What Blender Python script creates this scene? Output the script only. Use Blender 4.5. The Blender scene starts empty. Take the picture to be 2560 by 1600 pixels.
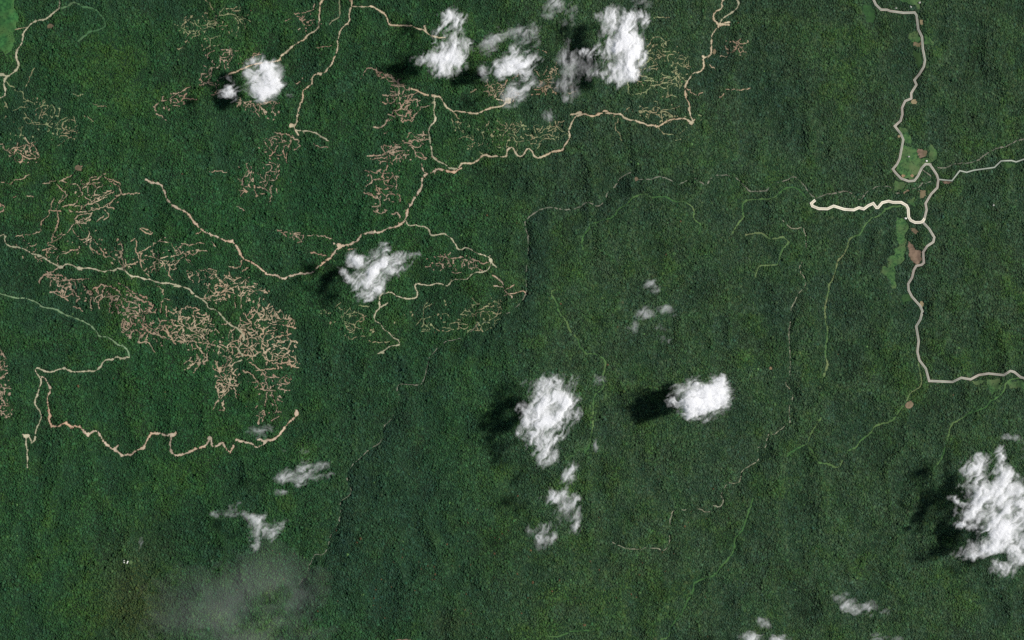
import bpy, math, time
import numpy as np
T0 = time.time()
S = 3.0                                   # metres per photo pixel
W, H = 2560, 1600
CX, CY = W / 2, H / 2
CAM_H = 26000.0
scene = bpy.context.scene
# ------------------------------------------------------------ camera, sky, sun, exposure
cd = bpy.data.cameras.new("camera")
cam = bpy.data.objects.new("camera", cd)
scene.collection.objects.link(cam)
cam.location = (0, 0, CAM_H)
cam.rotation_euler = (0, 0, 0)
cd.sensor_fit = 'HORIZONTAL'
cd.angle = 2 * math.atan(W * S / 2 / (CAM_H - 15.0))
cd.clip_start = 50.0
cd.clip_end = 400000.0
scene.camera = cam

SUN_EL = math.radians(49)
SUN_AZ = math.atan2(113, 17)              # clockwise from +Y
sv = (math.cos(SUN_EL) * math.sin(SUN_AZ), math.cos(SUN_EL) * math.cos(SUN_AZ), math.sin(SUN_EL))
world = bpy.data.worlds.new("World")
scene.world = world
world.use_nodes = True
wn = world.node_tree.nodes
sky = wn.new('ShaderNodeTexSky')
sky.sky_type = 'NISHITA'
sky.sun_disc = False
sky.sun_elevation = SUN_EL
sky.sun_rotation = SUN_AZ
world.node_tree.links.new(sky.outputs[0], wn['Background'].inputs[0])
wn['Background'].inputs[1].default_value = 0.05
sl = bpy.data.lights.new("sun", 'SUN')
sl.energy = 4.6
sl.angle = math.radians(0.53)
sl.color = (1.0, 0.965, 0.92)
sun = bpy.data.objects.new("sun", sl)
scene.collection.objects.link(sun)
from mathutils import Vector
sun.rotation_euler = Vector(sv).to_track_quat('Z', 'Y').to_euler()
sun.location = (sv[0] * 5000, sv[1] * 5000, sv[2] * 5000)
scene.view_settings.view_transform = 'Standard'
scene.view_settings.look = 'None'
scene.view_settings.exposure = 0.0
scene.view_settings.gamma = 1.0
scene.cycles.transparent_max_bounces = 40
scene.cycles.max_bounces = 7
scene.cycles.diffuse_bounces = 5
scene.cycles.use_denoising = False
scene.cycles.sample_clamp_indirect = 2.0
scene.render.film_transparent = False

# ------------------------------------------------------------ helpers
rng = np.random.default_rng(7)

def lin(c):
    return tuple(((v / 255) / 12.92 if v <= 10 else ((v / 255 + 0.055) / 1.055) ** 2.4) for v in c)

def hash2(ix, iy, seed):
    h = (ix.astype(np.int64) * 374761393 + iy.astype(np.int64) * 668265263 + seed * 974634777) & 0xFFFFFFFF
    h = ((h ^ (h >> 13)) * 1274126177) & 0xFFFFFFFF
    h = (h ^ (h >> 16)) & 0xFFFFFF
    return h.astype(np.float64) / 0xFFFFFF

def vnoise(x, y, seed=0):
    ix, iy = np.floor(x), np.floor(y)
    fx, fy = x - ix, y - iy
    fx = fx * fx * fx * (fx * (fx * 6 - 15) + 10); fy = fy * fy * fy * (fy * (fy * 6 - 15) + 10)
    a = hash2(ix, iy, seed); b = hash2(ix + 1, iy, seed); c = hash2(ix, iy + 1, seed); d = hash2(ix + 1, iy + 1, seed)
    return (a * (1 - fx) + b * fx) * (1 - fy) + (c * (1 - fx) + d * fx) * fy

def fbm(x, y, seed=0, octv=4, g=0.5):
    s = 0; amp = 1; tot = 0
    for o in range(octv):
        s = s + amp * vnoise(x * 2 ** o + 13.7 * o, y * 2 ** o - 7.1 * o, seed + o * 17); tot += amp; amp *= g
    return s / tot

def sstep(a, b, x):
    t = np.clip((x - a) / (b - a), 0, 1)
    return t * t * (3 - 2 * t)

def make_mesh(name, verts, faces, attrs=None):
    """verts (n,3), faces (m,k) with one k"""
    me = bpy.data.meshes.new(name)
    n, (m, k) = len(verts), faces.shape
    me.vertices.add(n)
    me.vertices.foreach_set("co", np.ascontiguousarray(verts, dtype=np.float32).ravel())
    me.loops.add(m * k)
    me.loops.foreach_set("vertex_index", np.ascontiguousarray(faces, dtype=np.int32).ravel())
    me.polygons.add(m)
    me.polygons.foreach_set("loop_start", np.arange(0, m * k, k, dtype=np.int32))
    me.polygons.foreach_set("loop_total", np.full(m, k, dtype=np.int32))
    me.update(calc_edges=True)
    for an, (ty, dat) in (attrs or {}).items():
        at = me.attributes.new(an, ty, 'POINT')
        if ty == 'FLOAT':
            at.data.foreach_set("value", np.ascontiguousarray(dat, dtype=np.float32).ravel())
        else:
            at.data.foreach_set("color", np.ascontiguousarray(dat, dtype=np.float32).ravel())
    return me

USED = set()
def obj(name, me, mat, parent=None, label=None, cat=None, group=None, kind=None):
    o = bpy.data.objects.new(name, me)
    scene.collection.objects.link(o)
    if mat is not None:
        me.materials.append(mat)
    if parent is not None:
        o.parent = parent
    if label: o['label'] = label
    if cat: o['category'] = cat
    if group: o['group'] = group
    if kind: o['kind'] = kind
    return o

def nodes(m):
    m.use_nodes = True
    return m.node_tree.nodes, m.node_tree.links

def soil_mat(name, c1, c2, scale=0.03, c3=None, rough=0.95):
    """two-tone mottled earth: colour patches at two scales"""
    m = bpy.data.materials.new(name)
    nd, lk = nodes(m)
    b = nd['Principled BSDF']
    b.inputs['Roughness'].default_value = rough
    b.inputs['Specular IOR Level'].default_value = 0.15
    geo = nd.new('ShaderNodeNewGeometry')
    n1 = nd.new('ShaderNodeTexNoise'); n1.inputs['Scale'].default_value = scale; n1.inputs['Detail'].default_value = 5
    n2 = nd.new('ShaderNodeTexNoise'); n2.inputs['Scale'].default_value = scale * 0.17; n2.inputs['Detail'].default_value = 2
    lk.new(geo.outputs['Position'], n1.inputs['Vector']); lk.new(geo.outputs['Position'], n2.inputs['Vector'])
    r = nd.new('ShaderNodeValToRGB')
    r.color_ramp.elements[0].position = 0.40; r.color_ramp.elements[1].position = 0.60
    r.color_ramp.elements[0].color = lin(c1) + (1,); r.color_ramp.elements[1].color = lin(c2) + (1,)
    lk.new(n1.outputs[0], r.inputs[0])
    mx = nd.new('ShaderNodeMix'); mx.data_type = 'RGBA'
    mr = nd.new('ShaderNodeMapRange'); mr.inputs['From Min'].default_value = 0.45; mr.inputs['From Max'].default_value = 0.65
    lk.new(n2.outputs[0], mr.inputs['Value']); lk.new(mr.outputs[0], mx.inputs[0])
    lk.new(r.outputs[0], mx.inputs[6]); mx.inputs[7].default_value = lin(c3 or c1) + (1,)
    lk.new(mx.outputs[2], b.inputs['Base Color'])
    return m

# ------------------------------------------------------------ traced lines; tile (c, r) of the survey sheet, 2419 x 1512 units for 640 x 400 px
def P(c, r, s):
    out = []
    for t in s.split():
        x, y = t.split(',')
        out.append((640 * c + float(x) * 0.264572, 400 * r + float(y) * 0.264572))
    return out

RIVER = {
 'main': P(2,1,"1120,120 1060,140 1010,180 970,260 910,290 890,360 850,420 800,440 740,400 700,395 640,450 560,465 480,470 400,450 330,450 240,480 170,530 120,590 150,720 155,850 130,1080 140,1230 100,1340 40,1390 0,1430")
        + P(1,2,"2240,0 2190,20 2100,20 2060,80 2020,120 1970,160 1880,190 1810,195 1740,240 1640,350 1610,470 1600,530 1560,610 1500,615 1350,600 1330,660 1370,740 1320,830 1290,930 1220,990 1190,1040 1200,1100 1170,1170 1090,1210 1000,1290 910,1370 860,1440")
        + P(1,3,"870,40 905,90 880,150 800,200 800,310 790,370 750,480 700,530 680,640 640,705 590,700 550,705 510,800 490,870 400,1000"),
 'north': P(2,1,"1175,185 1300,190 1380,155 1450,170 1580,235 1680,175 1740,180 1830,250 1860,190 1920,140 2100,150 2250,300 2400,290") + P(3,1,"60,220 130,210 170,195 230,155 280,170 330,230 440,365 510,345 560,320 660,318 710,290 770,295 810,330 840,365 890,380 930,310 1010,260 1080,240 1160,250 1190,310 1280,310 1350,270 1440,265 1450,215 1500,225 1550,190 1540,140 1490,115 1440,70 1420,40 1460,10 1560,40 1620,75 1690,75 1760,30 1890,28 1960,10") + P(3,0,"2000,1512 2060,1455 2130,1415 2180,1400 2260,1380 2320,1340 2419,1310 2500,1290"),
 'east': P(3,1,"140,570 220,650 270,655 330,625 360,720 360,850 330,960 290,1030 370,1160 300,1250 220,1400") + P(3,2,"200,150 215,420 210,520 165,600 240,690 230,760 200,860 210,960 140,1020 70,1080 0,1080") + P(2,2,"2400,1210 2340,1200 2310,1210 2340,1260 2335,1330 2230,1390 2165,1440 2170,1500") + P(2,3,"2140,35 2040,25 1970,140 2005,200 1970,260 1900,240 1890,290 1850,315 1770,275 1650,275 1520,290 1490,400 1490,570 1490,630 1420,680 1390,645 1270,645 1180,660 1090,650 1030,630 950,590"),
}

# name, class, width, label, polylines
ROADS = [
 ('dirt_road', 'grey', 4.2, "pale winding dirt road skirting the green pasture at the corner", [P(0,0,"565,-60 565,80 520,115 470,150 435,185 380,190 320,205 285,235 265,270 230,300 220,350 215,410 165,475 150,545 185,610 170,650 125,695 70,720 45,760 40,820 58,870 55,905 30,925 -60,930"), P(0,0,"-60,703 65,722")]),
 ('dirt_track', 'tan', 2.0, "thin tan track crossing the green pasture to the dirt road", [P(0,0,"-60,360 0,340 45,305 100,290 155,285 200,265 262,262"), P(0,0,"-40,238 55,235 30,258 -30,275"), P(0,0,"-30,378 40,380"), P(0,0,"-10,10 8,60 -10,95")]),
 ('overgrown_track', 'green', 3.2, "overgrown green track looping north to south near the pasture road", [P(0,0,"565,80 600,75 640,70 665,40 705,18 750,45 790,68 850,72 915,95 950,140 985,185 1005,240 960,275 900,292 850,300 820,330 765,365 750,390")]),
 ('dirt_road', 'tan', 4.0, "tan logging road running from the top edge under the swirled cloud", [P(1,0,"660,-40 640,0 605,30 600,150 595,250 575,285 530,310 480,330 465,370 420,385 350,435 300,470 285,500 235,525 225,570 165,585 0,600 -100,640"), P(1,0,"-100,640 -220,690 -339,740")]),
 ('dirt_track', 'grey', 2.6, "short grey track ending in forest between two top edge roads", [P(1,0,"790,-40 790,80 797,160 760,180 700,210 695,235")]),
 ('dirt_road', 'tan', 3.8, "long winding road descending from the top edge to a pink landing", [P(1,0,"905,-40 905,60 875,130 888,210 830,250 785,295 788,340 770,400 775,460 760,520 730,560 725,610 680,640 655,690 590,695 530,715 530,790 500,820 440,850 440,900 450,940 420,980 405,1030 385,1100 395,1140 370,1180 345,1195 370,1230 400,1275")]),
 ('dirt_road', 'grey', 3.6, "short greyish spur leading east from the pink landing", [P(1,0,"375,1230 440,1240 480,1230 560,1255 610,1280 650,1310 700,1335")]),
 ('dirt_road', 'tan', 4.0, "branch road running east and disappearing beneath the tall grey cloud", [P(1,0,"905,60 1010,65 1110,60 1150,90 1210,125 1240,165 1245,205 1275,240 1370,245 1480,245 1530,275 1605,285 1625,325 1680,350 1730,360 1790,355"), P(1,0,"1590,250 1605,285")]),
 ('dirt_road', 'tan', 4.2, "curved tan road between the forked junction and the orange landing under cloud", [P(1,0,"1665,905 1745,920 1780,980 1800,1010 1840,1045 1940,1055 2090,1075 2150,1045 2220,1020 2340,1005 2360,960 2400,935"), P(1,0,"1470,840 1520,860 1580,885 1625,900"), P(1,0,"2270,935 2340,950")]),
 ('dirt_road', 'grey', 3.8, "road dropping south from the fork to the wavy ridge road", [P(1,0,"1680,905 1695,990 1675,1040 1680,1085 1700,1110 1695,1145 1630,1215 1640,1300 1655,1400 1670,1490 1700,1512") + P(1,1,"1790,40 1820,75 1900,85 1920,60")]),
 ('dirt_road', 'tan', 4.2, "wavy tan ridge road with hairpin bends running east to the sharp corner", [P(1,1,"1905,90 1920,60 1940,25 2010,35 2090,15") + P(1,0,"2140,1455 2190,1475 2370,1480 2375,1410 2419,1390") + P(2,0,"30,1430 50,1475 100,1480 130,1410 175,1400 200,1460 240,1500 340,1455 400,1430 490,1410 490,1370 540,1320 555,1280 530,1235 565,1170 570,1130 630,1085 700,1080 760,1110 840,1070 960,1075 1040,1085 1080,1135 1170,1145 1280,1185 1390,1200 1430,1160 1520,1130 1620,1120 1700,1165"), P(2,0,"550,1085 640,1070")]),
 ('dirt_road', 'tan', 4.2, "tan road zigzagging from the top edge down to the sharp corner", [P(2,0,"1990,-40 1985,80 1920,110 1895,165 1930,210 1965,235 1900,310 1880,360 1885,430 1895,490 1860,535 1810,540 1810,650 1780,680 1700,695 1680,740 1640,790 1630,880 1650,940 1680,1000 1670,1060 1705,1150"), P(2,0,"1970,230 2055,235"), P(2,0,"1980,225 2055,205"), P(2,0,"1700,1150 1725,1135")]),
 ('dirt_road', 'grey', 3.6, "loop road curling from the top edge into the four way junction", [P(2,0,"2100,-40 2150,40 2110,85 2060,130 2000,165 1970,200 1970,225")]),
 ('dirt_road', 'pink', 4.6, "broad pinkish haul road crossing the middle past the torn cloud", [P(0,1,"1385,190 1420,210 1520,230 1555,290 1575,360 1610,410 1700,470 1780,500 1830,580 1910,660 2000,710 2060,725 2130,770 2200,775 2250,820 2270,890 2300,930 2419,990") + P(1,1,"60,1040 100,1080 180,1085 245,1125 380,1075 520,1070 600,1000 640,975 700,920 740,880 760,840 820,805 900,795 960,760 990,705 1080,685 1200,675 1250,635 1310,640 1390,595 1420,540 1440,460 1490,370 1555,280 1570,220 1565,170 1600,125 1680,115 1700,75 1760,95 1870,120 1940,75"), P(1,1,"1600,125 1575,90 1565,40"), P(1,1,"740,790 820,805")]),
 ('dirt_road', 'grey', 3.3, "narrower road winding southeast from the haul road around to a bare spur", [P(1,1,"1415,560 1435,625 1510,610 1540,630 1585,620 1645,670 1645,720 1710,710 1780,690 1850,745 1890,800 1895,840 1920,850 1985,825 2050,850 2080,885 2150,895 2220,930 2225,970 2195,1040 2150,1060 2050,1065 2000,1130 1860,1130 1810,1195 1720,1155 1640,1185 1510,1165 1485,1195 1530,1240 1525,1300 1430,1315 1330,1285 1280,1245 1170,1270 1165,1350 1180,1390 1130,1440 1115,1512") + P(1,2,"1190,45 1200,90 1260,120 1300,170 1350,185 1365,210 1355,240 1280,240 1240,265 1190,310 1150,320"), P(1,1,"2225,970 2270,1010"), P(1,1,"1180,1390 1245,1350")]),
 ('dirt_road', 'pink', 2.6, "thin pink track reaching the river bank east of the bare ridge", [P(1,1,"2235,1090 2290,1120 2340,1170 2350,1240 2419,1290 2419,1300") , P(1,1,"2250,1190 2330,1200"), P(2,1,"-70,1280 -20,1270 60,1250 110,1230 135,1270"), P(2,1,"-50,1220 0,1200 20,1180")]),
 ('dirt_road', 'grey', 4.0, "pale road crossing the logged slope from the left edge", [P(0,1,"-60,740 0,720 45,695 45,780 70,810 150,820 240,845 300,885 370,900 430,930 485,970 560,1010 600,1000 640,975 680,990 750,1025 860,1020 950,1050 1070,1045 1120,1020 1190,1050 1230,1100 1310,1100 1370,1130 1440,1125 1475,1160 1600,1165 1700,1190 1760,1205 1850,1280 1940,1330 1975,1410 2040,1410 2110,1490 2130,1512") + P(0,2,"2200,60 2260,90 2300,140 2310,190 2260,240 2250,290 2300,330 2290,380 2230,400")]),
 ('dirt_road', 'sage', 3.4, "greenish grassy road entering from the left edge below the logged slope", [P(0,1,"-60,1260 0,1265 60,1275 140,1305 240,1305 340,1340 390,1385 440,1400 520,1405 590,1450 700,1490 760,1512") + P(0,2,"850,50 910,100 930,150 960,165 1010,150 1060,190 1130,240 1190,255 1220,310 1225,350")]),
 ('dirt_road', 'grey', 4.0, "bare road doubling back west through a tight hairpin", [P(0,2,"1225,350 1140,365 1090,345 1055,385 1020,365 980,390 940,450 900,485 780,485 680,490 620,455 560,465 470,495 410,480 350,445 325,460 350,510 390,560 400,590 370,640 360,710 320,765 350,820 395,900 380,960 345,1020 330,1100 325,1155 300,1160"), P(0,2,"215,1080 280,1090 300,1150"), P(0,2,"245,1100 260,1200 262,1300 265,1390")]),
 ('dirt_road', 'pink', 4.8, "jagged broad bare haul road weaving along the lower left ridge", [P(0,2,"390,540 450,550 440,590 475,620 480,680 450,720 455,800 475,880 465,960 490,1010 560,1000 630,965 660,1010 720,995 790,1030 830,1085 870,1055 930,1045 960,1090 980,1150 1050,1215 1100,1230 1150,1285 1200,1265 1240,1285 1300,1220 1360,1215 1400,1120 1430,1070 1540,1075 1560,1100 1610,1075 1660,1065"), P(0,2,"1620,1090 1610,1240 1650,1280 1720,1275 1800,1240 1900,1200 1960,1180 1985,1120"), P(0,2,"2000,1130 2010,1200 2060,1190 2100,1150 2140,1210 2180,1260 2210,1190"), P(0,2,"2235,1130 2300,1150 2400,1170") + P(1,2,"0,1210 70,1175 100,1140 190,1120 240,1060 300,980 340,935 395,900 385,860"), P(1,2,"20,1130 100,1140"), P(0,2,"1080,1220 1120,1180")]),
 ('overgrown_track', 'lime', 2.3, "grassy green track climbing north to south through the central forest", [P(2,1,"1560,400 1500,380 1450,345 1380,350 1320,360 1280,325 1210,330 1130,360 1090,420 1010,460 960,540 880,560 810,590 770,585 720,660 680,700 655,780 670,850"), P(2,1,"1720,480 1710,560 1790,620 1760,700")]),
 ('dirt_track', 'olive', 2.6, "short tan arc of track among trees north of the centre", [P(2,1,"1720,490 1720,470 1680,430 1620,390 1560,400")]),
 ('overgrown_track', 'lime', 2.3, "green track curving west of the bright cream road's end", [P(2,1,"2419,370 2330,370 2270,370 2200,385 2170,440 2190,540 2140,590 2080,690"), P(3,1,"0,370 50,360 120,300 180,260 250,255 310,290 360,350")]),
 ('overgrown_track', 'olive', 2.5, "bent tan green track hooking down west of the long ridge track", [P(2,1,"2210,710 2290,690 2370,690 2419,740") + P(3,1,"100,740 150,720 200,780 130,850 110,910 100,985 60,1000 0,990") + P(2,1,"2330,1000 2310,1060 2300,1110")]),
 ('overgrown_track', 'lime', 2.4, "long green track winding south beside the tall streaked cloud", [P(2,1,"410,1225 370,1225 370,1270 430,1360 440,1440 490,1490 510,1512") + P(2,2,"545,110 620,170 640,250 710,325 790,320 860,355 885,400 875,480 850,540 880,620 840,670 775,710 765,850 765,1000 750,1080 740,1180 690,1260")]),
 ('overgrown_track', 'olive', 2.8, "straight ridge track running south from beside the cream road", [P(3,1,"1290,440 1200,435 1110,460 1060,530 980,545 920,610 880,690 820,725 760,745 750,820 715,900 665,940 640,1020 620,1110 580,1180 560,1290 540,1380 540,1512") + P(3,2,"565,90 565,150 545,250 545,350 570,410 530,530")]),
 ('overgrown_track', 'lime', 2.6, "forked green track in forest south of the ridge track", [P(3,2,"505,920 440,1010 390,1100 380,1170 320,1190 220,1240 180,1290"), P(3,2,"380,1190 430,1260 480,1350 580,1360 660,1400 700,1340 750,1240 820,1210 900,1120 970,1070 1020,990 1080,985 1180,950 1230,870 1280,810")]),
 ('dirt_track', 'olive', 2.4, "thin tan track leaving the paved road toward the round brown clearing", [P(3,2,"1420,380 1430,480 1450,560 1440,630 1340,690 1310,760")]),
 ('overgrown_track', 'lime', 2.6, "green track leading southwest from the paved road at right edge", [P(3,2,"2385,547 2290,555 2240,600 2220,680 2150,740 2100,760 2060,820 1980,855 1910,870 1830,930 1740,970 1710,1060 1680,1170 1640,1320 1600,1365")]),
 ('overgrown_track', 'lime', 2.6, "faint green track drifting southwest across the lower forest", [P(2,3,"2280,180 2210,380 2180,480 2100,560 2110,650 2060,730 1980,810 1920,900 1850,915 1780,950 1720,970 1710,1050 1650,1160 1600,1260 1500,1380 1480,1490 1390,1505")]),
 ('overgrown_track', 'lime', 2.6, "short green track by the bottom edge in the lower forest", [P(2,3,"340,1470 430,1480 560,1425 730,1415")]),
]
PADS = [  # bare landings belonging to a road: road label start, x, y, rx, ry (px)
 (5, *P(1,0,"338,1190")[0], 7, 5), (5, *P(1,0,"600,692")[0], 7, 4), (8, *P(1,0,"2385,950")[0], 9, 9),
 (11, *P(2,0,"1690,1160")[0], 7, 5), (10, *P(2,0,"880,1055")[0], 8, 3), (10, *P(2,0,"640,1065")[0], 6, 4), (11, *P(2,0,"1968,235")[0], 5, 5),
 (11, *P(2,0,"1807,530")[0], 4, 4), (13, *P(0,1,"2190,770")[0], 6, 4), (13, *P(1,1,"790,810")[0], 7, 4), (14, *P(1,1,"2225,950")[0], 5, 6),
 (16, *P(0,1,"575,1012")[0], 8, 6), (16, *P(0,1,"750,1025")[0], 6, 4), (16, *P(0,1,"1675,1196")[0], 10, 3), (16, *P(0,1,"370,900")[0], 6, 4),
 (19, *P(0,2,"1985,1115")[0], 6, 6), (19, *P(0,2,"1640,1080")[0], 7, 5), (19, *P(1,2,"388,885")[0], 5, 6), (19, *P(0,2,"840,1085")[0], 5, 6), (18, *P(0,2,"250,1095")[0], 9, 5),
 (18, *P(0,2,"610,455")[0], 5, 4), (0, *P(0,0,"0,705")[0], 14, 5), (14, *P(1,2,"1195,305")[0], 7, 4),
]

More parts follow.
